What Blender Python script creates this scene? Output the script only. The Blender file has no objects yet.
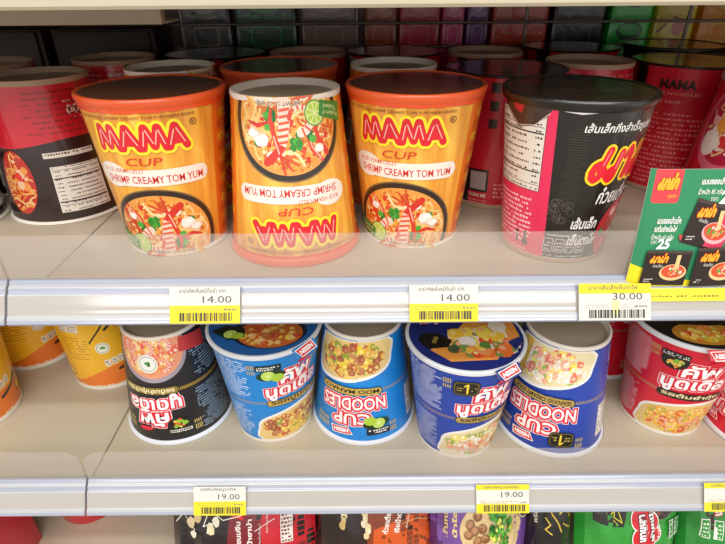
import bpy, bmesh, math, random
from mathutils import Vector, Matrix
from mathutils.geometry import tessellate_polygon

S = bpy.context.scene
COL = S.collection
PI = math.pi

# ------------------------------------------------------------------ camera
CAMH = 0.1666                      # camera height above the upper shelf deck (z = 0)
PITCH = math.radians(29.65)
cd = bpy.data.cameras.new('camera'); cd.lens = 523 / 725 * 36; cd.sensor_width = 36
cd.clip_start = 0.01
cam = bpy.data.objects.new('camera', cd); COL.objects.link(cam)
cam.location = (0, 0, CAMH); cam.rotation_euler = (Matrix.Rotation(PI / 2 - PITCH, 3, 'X') @ Matrix.Rotation(math.radians(-0.45), 3, 'Z')).to_euler()
S.camera = cam

# ------------------------------------------------------------------ light
w = bpy.data.worlds.new('world'); S.world = w; w.use_nodes = True
bg = w.node_tree.nodes['Background']
bg.inputs[0].default_value = (1.0, 0.97, 0.93, 1); bg.inputs[1].default_value = 0.95

def area(name, loc, rot, sx, sy, energy, color=(1, 1, 1)):
    l = bpy.data.lights.new(name, 'AREA'); l.shape = 'RECTANGLE'; l.size = sx; l.size_y = sy
    l.energy = energy; l.color = color
    o = bpy.data.objects.new(name, l); COL.objects.link(o); o.location = loc; o.rotation_euler = rot
    return o
# two rows of ceiling tubes over the aisle
area('ceiling_tube_light', (0.0, -0.55, 1.25), (math.radians(-24), 0, 0), 2.6, 0.10, 20, (1, 0.98, 0.95))
area('ceiling_tube_light', (0.0, -1.5, 1.3), (math.radians(48), 0, 0), 2.6, 0.5, 34, (1, 0.97, 0.93))

S.view_settings.view_transform = 'Standard'
S.view_settings.look = 'None'
S.view_settings.gamma = 1
S.view_settings.exposure = -0.08
S.view_settings.use_curve_mapping = False

# ------------------------------------------------------------------ colours and materials
def lin(c):
    return c / 12.92 if c <= 0.04045 else ((c + 0.055) / 1.055) ** 2.4
def hexc(h):
    h = h.lstrip('#')
    return tuple(lin(int(h[i:i + 2], 16) / 255) for i in (0, 2, 4)) + (1.0,)

def newmat(name):
    m = bpy.data.materials.new(name); m.use_nodes = True
    return m, m.node_tree, m.node_tree.nodes['Principled BSDF']

def mat(name, color, rough=0.5, metal=0.0, coat=0.0, noise=0.0, nscale=60, bump=0.0, bscale=200, stretch=(1, 1, 1), trans=0.0):
    m, nt, p = newmat(name)
    c = hexc(color)
    p.inputs['Base Color'].default_value = c
    p.inputs['Roughness'].default_value = rough
    p.inputs['Metallic'].default_value = metal
    p.inputs['Coat Weight'].default_value = coat
    p.inputs['Coat Roughness'].default_value = 0.12
    tc = nt.nodes.new('ShaderNodeTexCoord')
    mp = nt.nodes.new('ShaderNodeMapping'); mp.inputs['Scale'].default_value = stretch
    nt.links.new(tc.outputs['Object'], mp.inputs['Vector'])
    if noise:
        n = nt.nodes.new('ShaderNodeTexNoise'); n.inputs['Scale'].default_value = nscale; n.inputs['Detail'].default_value = 4
        nt.links.new(mp.outputs[0], n.inputs['Vector'])
        mx = nt.nodes.new('ShaderNodeMix'); mx.data_type = 'RGBA'
        mx.inputs[6].default_value = tuple(v * (1 - noise) for v in c[:3]) + (1,)
        mx.inputs[7].default_value = tuple(min(1, v * (1 + noise)) for v in c[:3]) + (1,)
        nt.links.new(n.outputs['Fac'], mx.inputs[0]); nt.links.new(mx.outputs[2], p.inputs['Base Color'])
    if bump:
        n = nt.nodes.new('ShaderNodeTexNoise'); n.inputs['Scale'].default_value = bscale; n.inputs['Detail'].default_value = 3
        nt.links.new(mp.outputs[0], n.inputs['Vector'])
        b = nt.nodes.new('ShaderNodeBump'); b.inputs['Strength'].default_value = bump; b.inputs['Distance'].default_value = 0.002
        nt.links.new(n.outputs['Fac'], b.inputs['Height']); nt.links.new(b.outputs[0], p.inputs['Normal'])
    return m

def printmat(name, rough=0.4, coat=0.35, bump=0.25, bscale=60, stretch=(1, 1, 1), dist=0.001):
    """ink on packaging: the flat print colour of every printed shape comes from the mesh's own colour attribute"""
    m, nt, p = newmat(name)
    at = nt.nodes.new('ShaderNodeAttribute'); at.attribute_name = 'ink'
    nt.links.new(at.outputs['Color'], p.inputs['Base Color'])
    p.inputs['Roughness'].default_value = rough
    p.inputs['Coat Weight'].default_value = coat; p.inputs['Coat Roughness'].default_value = 0.1
    if bump:
        tc = nt.nodes.new('ShaderNodeTexCoord')
        mp = nt.nodes.new('ShaderNodeMapping'); mp.inputs['Scale'].default_value = stretch
        nt.links.new(tc.outputs['Object'], mp.inputs['Vector'])
        n = nt.nodes.new('ShaderNodeTexNoise'); n.inputs['Scale'].default_value = bscale; n.inputs['Detail'].default_value = 2
        n.inputs['Distortion'].default_value = 0.6
        nt.links.new(mp.outputs[0], n.inputs['Vector'])
        b = nt.nodes.new('ShaderNodeBump'); b.inputs['Strength'].default_value = bump; b.inputs['Distance'].default_value = dist
        nt.links.new(n.outputs['Fac'], b.inputs['Height']); nt.links.new(b.outputs[0], p.inputs['Coat Normal'])
    return m

M = {}
M['film'] = printmat('shrink_wrapped_print', 0.40, 0.8, 0.8, 45, (1.6, 1.6, 0.4), 0.003)
M['paper'] = printmat('glossy_paper_print', 0.4, 0.3, 0.15, 30)
M['lidfilm'] = printmat('lid_under_clear_film', 0.22, 0.9, 0.35, 22, (1, 1, 1), 0.0015)
M['card'] = printmat('matte_card_print', 0.55, 0.1, 0)
M['foil'] = printmat('glossy_pouch_print', 0.28, 0.5, 0.6, 45, (1, 1, 1), 0.003)

def woodprint():
    m, nt, p = newmat('orange_woodgrain_print')
    tc = nt.nodes.new('ShaderNodeTexCoord')
    mp = nt.nodes.new('ShaderNodeMapping'); mp.inputs['Scale'].default_value = (1, 1, 0.10)
    nt.links.new(tc.outputs['Object'], mp.inputs['Vector'])
    n = nt.nodes.new('ShaderNodeTexNoise'); n.inputs['Scale'].default_value = 150; n.inputs['Detail'].default_value = 4
    nt.links.new(mp.outputs[0], n.inputs['Vector'])
    r = nt.nodes.new('ShaderNodeValToRGB')
    e = r.color_ramp.elements
    e[0].position = 0.3; e[0].color = hexc('#D98A2C'); e[1].position = 0.68; e[1].color = hexc('#FFC653')
    k = e.new(0.5); k.color = hexc('#F2A93C')
    nt.links.new(n.outputs['Fac'], r.inputs[0]); nt.links.new(r.outputs[0], p.inputs['Base Color'])
    p.inputs['Roughness'].default_value = 0.42; p.inputs['Coat Weight'].default_value = 0.5; p.inputs['Coat Roughness'].default_value = 0.1
    n2 = nt.nodes.new('ShaderNodeTexNoise'); n2.inputs['Scale'].default_value = 38
    nt.links.new(tc.outputs['Object'], n2.inputs['Vector'])
    b = nt.nodes.new('ShaderNodeBump'); b.inputs['Strength'].default_value = 0.5; b.inputs['Distance'].default_value = 0.002
    nt.links.new(n2.outputs['Fac'], b.inputs['Height']); nt.links.new(b.outputs[0], p.inputs['Coat Normal'])
    return m
M['wood'] = woodprint()
M['orange_rim'] = mat('orange_rim', '#F0602C', 0.35, coat=0.6, bump=0.3, bscale=120)
M['red_rim'] = mat('red_rim', '#C8152B', 0.35, coat=0.4)
M['black_rim'] = mat('black_rim', '#1C1614', 0.3, coat=0.5)
M['white_rim'] = mat('white_paper_rim', '#EDE6DA', 0.45, coat=0.2)
M['cream_rim'] = mat('cream_paper_rim', '#B99C82', 0.5)
M['blue_rim'] = mat('blue_white_rim', '#E4E8F0', 0.35, coat=0.3)
M['base'] = mat('grey_paper_base', '#A89B8A', 0.5, noise=0.06, nscale=40)
M['base_brown'] = mat('brown_paper_base', '#8A7462', 0.4, coat=0.3, noise=0.08, nscale=40)
M['lid_brown'] = mat('dark_brown_lid', '#4A2C20', 0.3, coat=0.6, bump=0.25, bscale=60, noise=0.15, nscale=30)
M['lid_black'] = mat('black_lid', '#241C18', 0.25, coat=0.7, bump=0.35, bscale=70, noise=0.2, nscale=30)
M['deck'] = mat('beige_shelf_paint', '#C0B59F', 0.35, coat=0.25, noise=0.03, nscale=9, bump=0.03, bscale=500)
M['lip'] = mat('beige_shelf_lip', '#A8957C', 0.4, coat=0.2)
M['rail_a'] = mat('rail_white_plastic', '#B6B7BC', 0.22, coat=0.6)
M['rail_b'] = mat('rail_clear_cover', '#B2ACA4', 0.15, coat=0.8, noise=0.03, nscale=6, stretch=(0.4, 8, 8))
M['rail_c'] = mat('rail_bluish_edge_shading', '#A0A6B6', 0.2, coat=0.6)
M['dark'] = mat('dark_painted_steel', '#33251F', 0.5, noise=0.2, nscale=20)
M['wire'] = mat('grey_wire', '#8A7D76', 0.35, metal=0.6)
M['cream'] = mat('cream_shelf_edge', '#B3A78E', .35, coat=.3)
M['wall'] = mat('brown_back_panel', '#3A2A24', 0.6, noise=0.15, nscale=10)

def clearplastic(name, tint, haze, rough=0.08):
    m = bpy.data.materials.new(name); m.use_nodes = True; nt = m.node_tree; nt.nodes.clear()
    out = nt.nodes.new('ShaderNodeOutputMaterial')
    tr = nt.nodes.new('ShaderNodeBsdfTransparent'); tr.inputs[0].default_value = (0.96, 0.955, 0.95, 1)
    df = nt.nodes.new('ShaderNodeBsdfPrincipled'); df.inputs['Base Color'].default_value = hexc(tint); df.inputs['Roughness'].default_value = 0.35
    gl = nt.nodes.new('ShaderNodeBsdfGlossy'); gl.inputs['Roughness'].default_value = rough
    m1 = nt.nodes.new('ShaderNodeMixShader'); m1.inputs[0].default_value = haze
    nt.links.new(tr.outputs[0], m1.inputs[1]); nt.links.new(df.outputs[0], m1.inputs[2])
    lw = nt.nodes.new('ShaderNodeLayerWeight'); pw = nt.nodes.new('ShaderNodeMath'); pw.operation = 'POWER'; pw.inputs[1].default_value = 4
    nt.links.new(lw.outputs['Facing'], pw.inputs[0]); fr = nt.nodes.new('ShaderNodeMath'); fr.operation = 'MULTIPLY_ADD'; fr.inputs[1].default_value = .5; fr.inputs[2].default_value = .03
    nt.links.new(pw.outputs[0], fr.inputs[0])
    m2 = nt.nodes.new('ShaderNodeMixShader')
    nt.links.new(fr.outputs[0], m2.inputs[0]); nt.links.new(m1.outputs[0], m2.inputs[1]); nt.links.new(gl.outputs[0], m2.inputs[2])
    nt.links.new(m2.outputs[0], out.inputs[0])
    return m
M['clear'] = clearplastic('clear_riser_plastic', '#EAE2DA', 0.15)

# ------------------------------------------------------------------ object helpers
def link(name, me, parent=None):
    o = bpy.data.objects.new(name, me); COL.objects.link(o)
    if parent: o.parent = parent
    return o
def tag(o, label, cat, group=None, kind=None):
    if label: o['label'] = label
    if cat: o['category'] = cat
    if group: o['group'] = group
    if kind: o['kind'] = kind
    return o
def empty(name, loc=(0, 0, 0), rot=(0, 0, 0)):
    o = bpy.data.objects.new(name, None); COL.objects.link(o); o.location = loc; o.rotation_euler = rot
    o.empty_display_size = 0.02
    return o
def box_bm(bm, x0, x1, y0, y1, z0, z1, bevel=0):
    b = bmesh.new()
    vs = [b.verts.new((x, y, z)) for x in (x0, x1) for y in (y0, y1) for z in (z0, z1)]
    for f in ((0, 1, 3, 2), (4, 6, 7, 5), (0, 4, 5, 1), (2, 3, 7, 6), (0, 2, 6, 4), (1, 5, 7, 3)):
        b.faces.new([vs[i] for i in f])
    if bevel:
        bmesh.ops.bevel(b, geom=b.edges[:], offset=bevel, segments=2, affect='EDGES', profile=0.5)
    me = bpy.data.meshes.new('tmp'); b.to_mesh(me); b.free(); bm.from_mesh(me); bpy.data.meshes.remove(me)
def finish(name, bm, m, parent=None, smooth=True, ang=35):
    bmesh.ops.recalc_face_normals(bm, faces=bm.faces[:])
    me = bpy.data.meshes.new(name); bm.to_mesh(me); bm.free()
    for mm in (m if isinstance(m, (list, tuple)) else [m]): me.materials.append(mm)
    if smooth:
        me.polygons.foreach_set('use_smooth', [True] * len(me.polygons))
        me.set_sharp_from_angle(angle=math.radians(ang))
    return link(name, me, parent)
def box(name, x0, x1, y0, y1, z0, z1, m, parent=None, bevel=0):
    bm = bmesh.new(); box_bm(bm, x0, x1, y0, y1, z0, z1, bevel)
    return finish(name, bm, m, parent)
def lathe_mesh(name, prof, mats, seg=96, matidx=None, closed=False):
    """prof: (r, z) list; r == 0 ends close to a point"""
    bm = bmesh.new(); rings = []
    for r, z in prof:
        if r == 0: rings.append([bm.verts.new((0, 0, z))])
        else: rings.append([bm.verts.new((r * math.cos(2 * PI * i / seg), r * math.sin(2 * PI * i / seg), z)) for i in range(seg)])
    n = len(rings)
    for k in range(n if closed else n - 1):
        A, B = rings[k], rings[(k + 1) % n]
        for i in range(seg):
            j = (i + 1) % seg
            if len(A) == 1 and len(B) == 1: continue
            if len(A) == 1: f = bm.faces.new((A[0], B[j], B[i]))
            elif len(B) == 1: f = bm.faces.new((A[i], A[j], B[0]))
            else: f = bm.faces.new((A[i], A[j], B[j], B[i]))
            if matidx: f.material_index = matidx[k]
    bmesh.ops.recalc_face_normals(bm, faces=bm.faces[:])
    me = bpy.data.meshes.new(name); bm.to_mesh(me); bm.free()
    for mm in mats: me.materials.append(mm)
    me.polygons.foreach_set('use_smooth', [True] * len(me.polygons)); me.set_sharp_from_angle(angle=math.radians(40))
    return me

# ------------------------------------------------------------------ 2D print layouts (millimetres)
_tc = {}
def text_raw(s, off, res):
    k = (s, round(off, 3), res)
    if k not in _tc:
        c = bpy.data.curves.new('t', 'FONT'); c.body = s; c.offset = off; c.resolution_u = res; c.fill_mode = 'FRONT'
        o = bpy.data.objects.new('t', c); me = bpy.data.meshes.new_from_object(o)
        v = [(p.co.x, p.co.y) for p in me.vertices]; f = [tuple(p.vertices) for p in me.polygons]
        bpy.data.objects.remove(o); bpy.data.curves.remove(c); bpy.data.meshes.remove(me)
        _tc[k] = (v, f)
    return _tc[k]

class Art:
    def __init__(s): s.F = []; s.L = 0
    def _add(s, pts, faces, col, mi=0, split=False):
        s.L += 1; L = s.L
        if split:                     # pieces of one shape that overlap get their own hair-thin level
            par = list(range(len(pts)))
            def find(i):
                while par[i] != i: par[i] = par[par[i]]; i = par[i]
                return i
            for f in faces:
                r0 = find(f[0])
                for v in f[1:]: par[find(v)] = r0
            ids = {}; L = []
            for i in range(len(pts)): L.append(s.L + .25 * ids.setdefault(find(i), len(ids)))
            s.L += .25 * len(ids)
        s.F.append((pts, faces, hexc(col), L, mi))
    def poly(s, pts, col, mi=0):
        t = tessellate_polygon([[Vector((x, y, 0)) for x, y in pts]])
        s._add(list(pts), [tuple(f) for f in t], col, mi)
    def rect(s, x0, y0, x1, y1, col, mi=0, shear=0):
        k = shear * (y1 - y0)
        s._add([(x0, y0), (x1, y0), (x1 + k, y1), (x0 + k, y1)], [(0, 1, 2, 3)], col, mi)
    def rrect(s, x0, y0, x1, y1, r, col, n=4):
        p = []
        for cx, cy, a in ((x1 - r, y1 - r, 0), (x0 + r, y1 - r, 90), (x0 + r, y0 + r, 180), (x1 - r, y0 + r, 270)):
            for i in range(n + 1):
                t = math.radians(a + 90 * i / n); p.append((cx + r * math.cos(t), cy + r * math.sin(t)))
        s.poly(p, col)
    def ell(s, cx, cy, rx, ry, col, n=28, rot=0, a0=0, a1=360):
        c, q = math.cos(rot), math.sin(rot); p = []
        m = n if a1 - a0 < 360 else n - 1
        for i in range(m + 1):
            t = math.radians(a0 + (a1 - a0) * i / n); x, y = rx * math.cos(t), ry * math.sin(t)
            p.append((cx + c * x - q * y, cy + q * x + c * y))
        if a1 - a0 < 360: s.poly(p, col)
        else: s._add(p, [tuple(range(len(p)))], col)
    def ring(s, cx, cy, rx, ry, wd, col, n=48, a0=0, a1=360):
        o, f = [], []
        for i in range(n + 1):
            t = math.radians(a0 + (a1 - a0) * i / n)
            o.append((cx + rx * math.cos(t), cy + ry * math.sin(t))); o.append((cx + (rx - wd) * math.cos(t), cy + (ry - wd) * math.sin(t)))
        for i in range(n): f.append((2 * i, 2 * i + 2, 2 * i + 3, 2 * i + 1))
        s._add(o, f, col)
    def stroke(s, pts, wd, col, cap=True, closed=False):
        """ribbon of constant width (or a list of widths) with round caps and joints"""
        P = [Vector(p) for p in pts]; n = len(P); V, F = [], []
        W = wd if isinstance(wd, (list, tuple)) else [wd] * n
        if not cap:
            for i in range(n):
                d = P[min(i + 1, n - 1)] - P[max(i - 1, 0)]
                q = Vector((-d.y, d.x)).normalized() if d.length > 1e-6 else Vector((0, 1))
                V += [tuple(P[i] + q * W[i] / 2), tuple(P[i] - q * W[i] / 2)]
            for i in range(n - 1): F.append((2 * i, 2 * i + 1, 2 * i + 3, 2 * i + 2))
            s._add(V, F, col); return
        for i in range(n - 1):
            d = P[i + 1] - P[i]
            if d.length < 1e-6: continue
            q = Vector((-d.y, d.x)).normalized()
            b = len(V)
            for pt, ww in ((P[i], W[i]), (P[i + 1], W[i + 1])):
                V += [tuple(pt + q * ww / 2), tuple(pt - q * ww / 2)]
            F.append((b, b + 1, b + 3, b + 2))
        rng = range(n) if cap else range(0)
        for i in rng:
            b = len(V); k = 10 if W[i] > 1.5 else 6
            for j in range(k):
                t = 2 * PI * j / k; V.append((P[i].x + W[i] / 2 * math.cos(t), P[i].y + W[i] / 2 * math.sin(t)))
            F.append(tuple(range(b, b + k)))
        s._add(V, F, col, split=True)
    def text(s, st, cx, cy, wd, ht, col, bold=0.0, outs=(), shear=0.0, rot=0.0, res=2, arch=None):
        """text fitted to a wd x ht box centred on cx, cy; outs = ((offset, colour), ...) drawn behind"""
        v0, _ = text_raw(st, 0.0, res)
        xs = [p[0] for p in v0]; ys = [p[1] for p in v0]
        x0, x1, y0, y1 = min(xs), max(xs), min(ys), max(ys)
        kx = wd / (x1 - x0); ky = ht / (y1 - y0); c, q = math.cos(rot), math.sin(rot)
        for off, co in list(outs) + [(bold, col)]:
            v, f = text_raw(st, off, res); P = []
            for x, y in v:
                X = (x - (x0 + x1) / 2) * kx; Y = (y - (y0 + y1) / 2) * ky
                X += shear * Y
                if arch: Y += arch(X)
                P.append((cx + c * X - q * Y, cy + q * X + c * Y))
            s._add(P, f, co, split=True)
    def dashes(s, x0, y0, x1, y1, rows, col, rnd, fill=0.55, gap=0.25):
        """lines of print too small to read"""
        h = (y1 - y0) / rows; V, F = [], []
        for r in range(rows):
            x = x0; e = x1 - (rnd.random() * 0.3 * (x1 - x0) if rnd.random() < .4 else 0); yb = y1 - (r + 1) * h
            while x < e:
                l = h * (0.25 + rnd.random() * 0.55)
                hh = h * fill * (0.6 + 0.4 * rnd.random())
                if rnd.random() > 0.12:
                    b = len(V); V += [(x, yb), (min(x + l, e), yb), (min(x + l, e), yb + hh), (x, yb + hh)]; F.append((b, b + 1, b + 2, b + 3))
                x += l + h * gap
        if F: s._add(V, F, col)
    def barcode(s, x0, y0, x1, y1, col, rnd, unit=0.35):
        V, F = [], []; x = x0
        while x < x1 - unit * 3:
            l = unit * rnd.choice((1, 1, 2, 3)); b = len(V)
            V += [(x, y0), (x + l, y0), (x + l, y1), (x, y1)]; F.append((b, b + 1, b + 2, b + 3)); x += l + unit * rnd.choice((1, 1, 2))
        s._add(V, F, col)
    def mesh2d(s, name, clip=None, xcuts=(), ycuts=()):
        bm = bmesh.new(); lay = bm.faces.layers.int.new('cid'); cols = []
        for pts, faces, c, L, mi in s.F:
            vs = [bm.verts.new((x, y, L if not isinstance(L, list) else L[i])) for i, (x, y) in enumerate(pts)]; cols.append(c); ci = len(cols) - 1
            for f in faces:
                try: nf = bm.faces.new([vs[i] for i in f])
                except ValueError: continue
                nf[lay] = ci; nf.material_index = mi
        def cut(co, no, **k):
            bmesh.ops.bisect_plane(bm, geom=bm.verts[:] + bm.edges[:] + bm.faces[:], dist=1e-5, plane_co=co, plane_no=no, **k)
        if clip:
            x0, y0, x1, y1 = clip
            if x0 is not None: cut((x0, 0, 0), (-1, 0, 0), clear_outer=True); cut((x1, 0, 0), (1, 0, 0), clear_outer=True)
            cut((0, y0, 0), (0, -1, 0), clear_outer=True); cut((0, y1, 0), (0, 1, 0), clear_outer=True)
        for x in xcuts: cut((x, 0, 0), (1, 0, 0))
        for y in ycuts: cut((0, y, 0), (0, 1, 0))
        for v in [v for v in bm.verts if not v.link_faces]: bm.verts.remove(v)
        for f in bm.faces:
            f.normal_update()
            if f.normal.z < 0: f.normal_flip()
        return bm, lay, cols
    def wrap_mesh(s, name, mats, rb, rt, H, Rref, seg=96, step=0.0000013):
        """lay the print round a conical wall: x (mm) = arc at Rref, 0 faces -Y; y (mm) = height"""
        d = 2 * PI * Rref / seg * 1000; half = seg // 2 * d
        bm, lay, cols = s.mesh2d(name, (-half, 0, half, H * 1000), [k * d for k in range(-seg // 2 + 1, seg // 2)])
        slope = (rt - rb) / H; nl = math.hypot(1, slope)
        me = bpy.data.meshes.new(name); norms = []; cids = []
        # facet of every face decides the straight interpolation across it
        bm.verts.ensure_lookup_table()
        for v in bm.verts:
            x, y, L = v.co; k = x / d; a = math.floor(k + 1e-6); fr = k - a
            if fr < 1e-4: fr = 0
            th0 = -PI / 2 + a * 2 * PI / seg; th1 = th0 + 2 * PI / seg
            z = y / 1000; r = rb + slope * z + L * step
            p = Vector((math.cos(th0), math.sin(th0))) * (1 - fr) + Vector((math.cos(th1), math.sin(th1))) * fr
            v.co = (p.x * r, p.y * r, z)
            q = p.normalized(); norms.append(Vector((q.x / nl, q.y / nl, -slope / nl)))
        cids = [f[lay] for f in bm.faces]
        bm.to_mesh(me); bm.free()
        s._colour(me, cids, cols); 
        for m in mats: me.materials.append(m)
        me.polygons.foreach_set('use_smooth', [True] * len(me.polygons))
        me.normals_split_custom_set_from_vertices(norms)
        return me
    def _colour(s, me, cids, cols):
        a = me.color_attributes.new('ink', 'FLOAT_COLOR', 'CORNER'); buf = []
        for p, ci in zip(me.polygons, cids): buf += list(cols[ci]) * p.loop_total
        a.data.foreach_set('color', buf)
    def map_mesh(s, name, mats, fn, clip=None, xcuts=(), ycuts=(), smooth=False):
        """lay the print on any surface: fn(x_mm, y_mm, layer) -> point in metres"""
        bm, lay, cols = s.mesh2d(name, clip, xcuts, ycuts)
        for v in bm.verts: v.co = fn(v.co.x, v.co.y, v.co.z)
        cids = [f[lay] for f in bm.faces]; me = bpy.data.meshes.new(name); bm.to_mesh(me); bm.free()
        s._colour(me, cids, cols)
        for m in mats: me.materials.append(m)
        if smooth: me.polygons.foreach_set('use_smooth', [True] * len(me.polygons))
        return me

# ------------------------------------------------------------------ pictures of food
def inside(x, y, cx, cy, rx, ry): return ((x - cx) / rx) ** 2 + ((y - cy) / ry) ** 2 < 1
def noodles(a, rnd, cx, cy, rx, ry, cols, n, wd=1.0, ln=14):
    for i in range(n):
        t = rnd.random() * 2 * PI; rr = math.sqrt(rnd.random()) * 0.93
        x, y = cx + rx * rr * math.cos(t), cy + ry * rr * math.sin(t); th = rnd.random() * 2 * PI; k = (rnd.random() - .5) * 0.5; P = [(x, y)]
        for j in range(int(ln / 1.8)):
            th += k + (rnd.random() - .5) * 0.3; x += 1.8 * math.cos(th); y += 1.8 * math.sin(th)
            if not inside(x, y, cx, cy, rx * .97, ry * .97): break
            P.append((x, y))
        if len(P) > 2: a.stroke(P, wd * (0.7 + 0.6 * rnd.random()), rnd.choice(cols), cap=False)
def blob(a, rnd, x, y, r, col, n=9, sq=1.0):
    ph = rnd.random() * 6; P = []
    for i in range(n):
        t = ph + 2 * PI * i / n; q = r * (0.75 + 0.4 * rnd.random()); P.append((x + q * math.cos(t), y + q * sq * math.sin(t)))
    a.poly(P, col)
def scatter(a, rnd, cx, cy, rx, ry, cols, n, r0, r1, hi=None):
    for i in range(n):
        t = rnd.random() * 2 * PI; rr = math.sqrt(rnd.random()) * 0.97; r = r0 + (r1 - r0) * rnd.random()
        x, y = cx + (rx - r) * rr * math.cos(t), cy + (ry - r) * rr * math.sin(t); c = rnd.choice(cols)
        blob(a, rnd, x, y, r, c)
        if hi: blob(a, rnd, x - r * .2, y + r * .25, r * .4, hi[cols.index(c) % len(hi)])
def shrimp(a, x, y, r, rot=0, red='#E2432E', pale='#F8D9C6'):
    P = []; W = []
    for i in range(9):
        t = rot + 0.4 + i * 0.5; P.append((x + r * math.cos(t), y + r * math.sin(t))); W.append(r * (0.75 - 0.06 * i))
    a.stroke(P, W, pale)
    for i in range(0, 8):
        t = rot + 0.6 + i * 0.5; q = r * (0.36 - 0.028 * i)
        a.stroke([(x + (r - q) * math.cos(t), y + (r - q) * math.sin(t)), (x + (r + q) * math.cos(t + .08), y + (r + q) * math.sin(t + .08))], r * .16, red, cap=False)
    a.stroke([P[-1], (P[-1][0] + r * .5 * math.cos(t + 2.2), P[-1][1] + r * .5 * math.sin(t + 2.2))], r * .35, red)
def prawn_up(a, x, y, h, lean=0.15):
    """the head-up prawn standing in the bowl"""
    P = [(x + lean * h * (k / 8) ** 2, y + h * k / 8) for k in range(9)]
    a.stroke(P, [h * .30 * (1 - .05 * k) for k in range(9)], '#F6D8C4')
    for k in range(1, 8): a.stroke([(P[k][0] - h * .12, P[k][1] - .4), (P[k][0] + h * .12, P[k][1] + .6)], h * .055, '#E85A3A', cap=False)
    a.stroke([P[7], (x + h * .45, y + h * 1.15)], h * .16, '#D93220')
    for k in (.2, .5, .8): a.stroke([P[8], (x + lean * h - h * k * .5, y + h * (1.45 - k * .3))], h * .04, '#D8402A')
def leaf(a, rnd, x, y, r):
    for k in range(5):
        t = rnd.random() * 6.28; blob(a, rnd, x + r * .6 * math.cos(t), y + r * .6 * math.sin(t), r * .6, rnd.choice(['#2F8A2A', '#4CAD35', '#1F6B22']))
def lime(a, x, y, r, rot=0):
    a.ell(x, y, r, r, '#5E9E22'); a.ell(x, y, r * .88, r * .88, '#E4EFA0'); 
    for k in range(8):
        t = rot + k * PI / 4; t1 = t + PI / 4 * .82
        a.poly([(x + r * .12 * math.cos((t + t1) / 2), y + r * .12 * math.sin((t + t1) / 2)), (x + r * .78 * math.cos(t), y + r * .78 * math.sin(t)), (x + r * .8 * math.cos((t + t1) / 2), y + r * .8 * math.sin((t + t1) / 2)), (x + r * .78 * math.cos(t1), y + r * .78 * math.sin(t1))], '#B4D440')

# ------------------------------------------------------------------ lettering built from strokes
def latin_logo(a, x, y, wd, ht, w, core='#E0182A', lean=-0.12):
    """the round-ended four letter word M A M A as fat strokes with white and yellow edges"""
    G = {'M': (1.25, [[(0, 0), (.22, 1), (.62, .08), (.86, 1), (1.2, 0)]]), 'A': (.98, [[(0, 0), (.36, 1), (.92, 0)], [(.2, .3), (.66, .3)]])}
    tot = 1.25 * 2 + .98 * 2 + .1 * 3 - .1; k = wd / tot; X = 0; segs = []
    for ch in 'MAMA':
        adv, S_ = G[ch]
        for st in S_: segs.append([(x - wd / 2 + (X + p[0]) * k + lean * 0 * p[1], y + (p[1] - .5) * ht) for p in st])
        X += adv + .1
    for ww, c in ((w + 3.6, '#FFE62A'), (w, core)):
        for sg in segs: a.stroke(sg, ww, c)
    for sg in segs:
        if len(sg) > 2:
            for i in range(0, len(sg) - 1):
                p, q = Vector(sg[i]), Vector(sg[i + 1]); a.stroke([tuple(p.lerp(q, .12)), tuple(p.lerp(q, .82))], w * .13, '#FFC4B4')
def thai_logo(a, x, y, wd, ht, w=None, core='#E8142C', edge='#FFD81E', hi=True, slant=0.35):
    """the looped Thai brand word as fat connected strokes"""
    w = w or ht * .26
    def loop(cx, cy, r): return [(cx + r * math.cos(t * PI / 4), cy + r * math.sin(t * PI / 4)) for t in range(9)]
    # mo-ma, sara aa, mo-ma with tone mark, sara aa in a unit box 5 wide
    L = [loop(.45, .30, .27), [(.62, .32), (.72, 1.0)], [(.72, .4), (1.15, .1), (1.5, .15)], loop(1.35, .20, .18), [(1.5, .15), (1.55, .9)],
         [(1.95, .75), (2.15, 1.0), (2.4, .8), (2.35, .1)],
         loop(2.95, .30, .22), [(3.1, .35), (3.15, 1.0)], [(3.2, .3), (3.5, .08), (3.8, .2)], loop(3.7, .22, .15), [(3.85, .15), (3.9, .95)],
         [(3.7, 1.25), (3.78, 1.5)], [(4.3, .75), (4.5, 1.0), (4.75, .8), (4.7, .1)]]
    k = wd / 5.0
    T = lambda p: (x - wd / 2 + p[0] * k + slant * (p[1] - .5) * ht * .6, y + (p[1] - .5) * ht)
    segs = [[T(p) for p in s_] for s_ in L]
    if edge:
        for sg in segs: a.stroke(sg, w + ht * .16, edge)
    for sg in segs: a.stroke(sg, w, core)
    if hi:
        for i in (1, 4, 7, 10): a.stroke([tuple(Vector(segs[i][0]).lerp(Vector(segs[i][-1]), .3)), segs[i][-1]], w * .15, '#FF9AA0')

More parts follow.
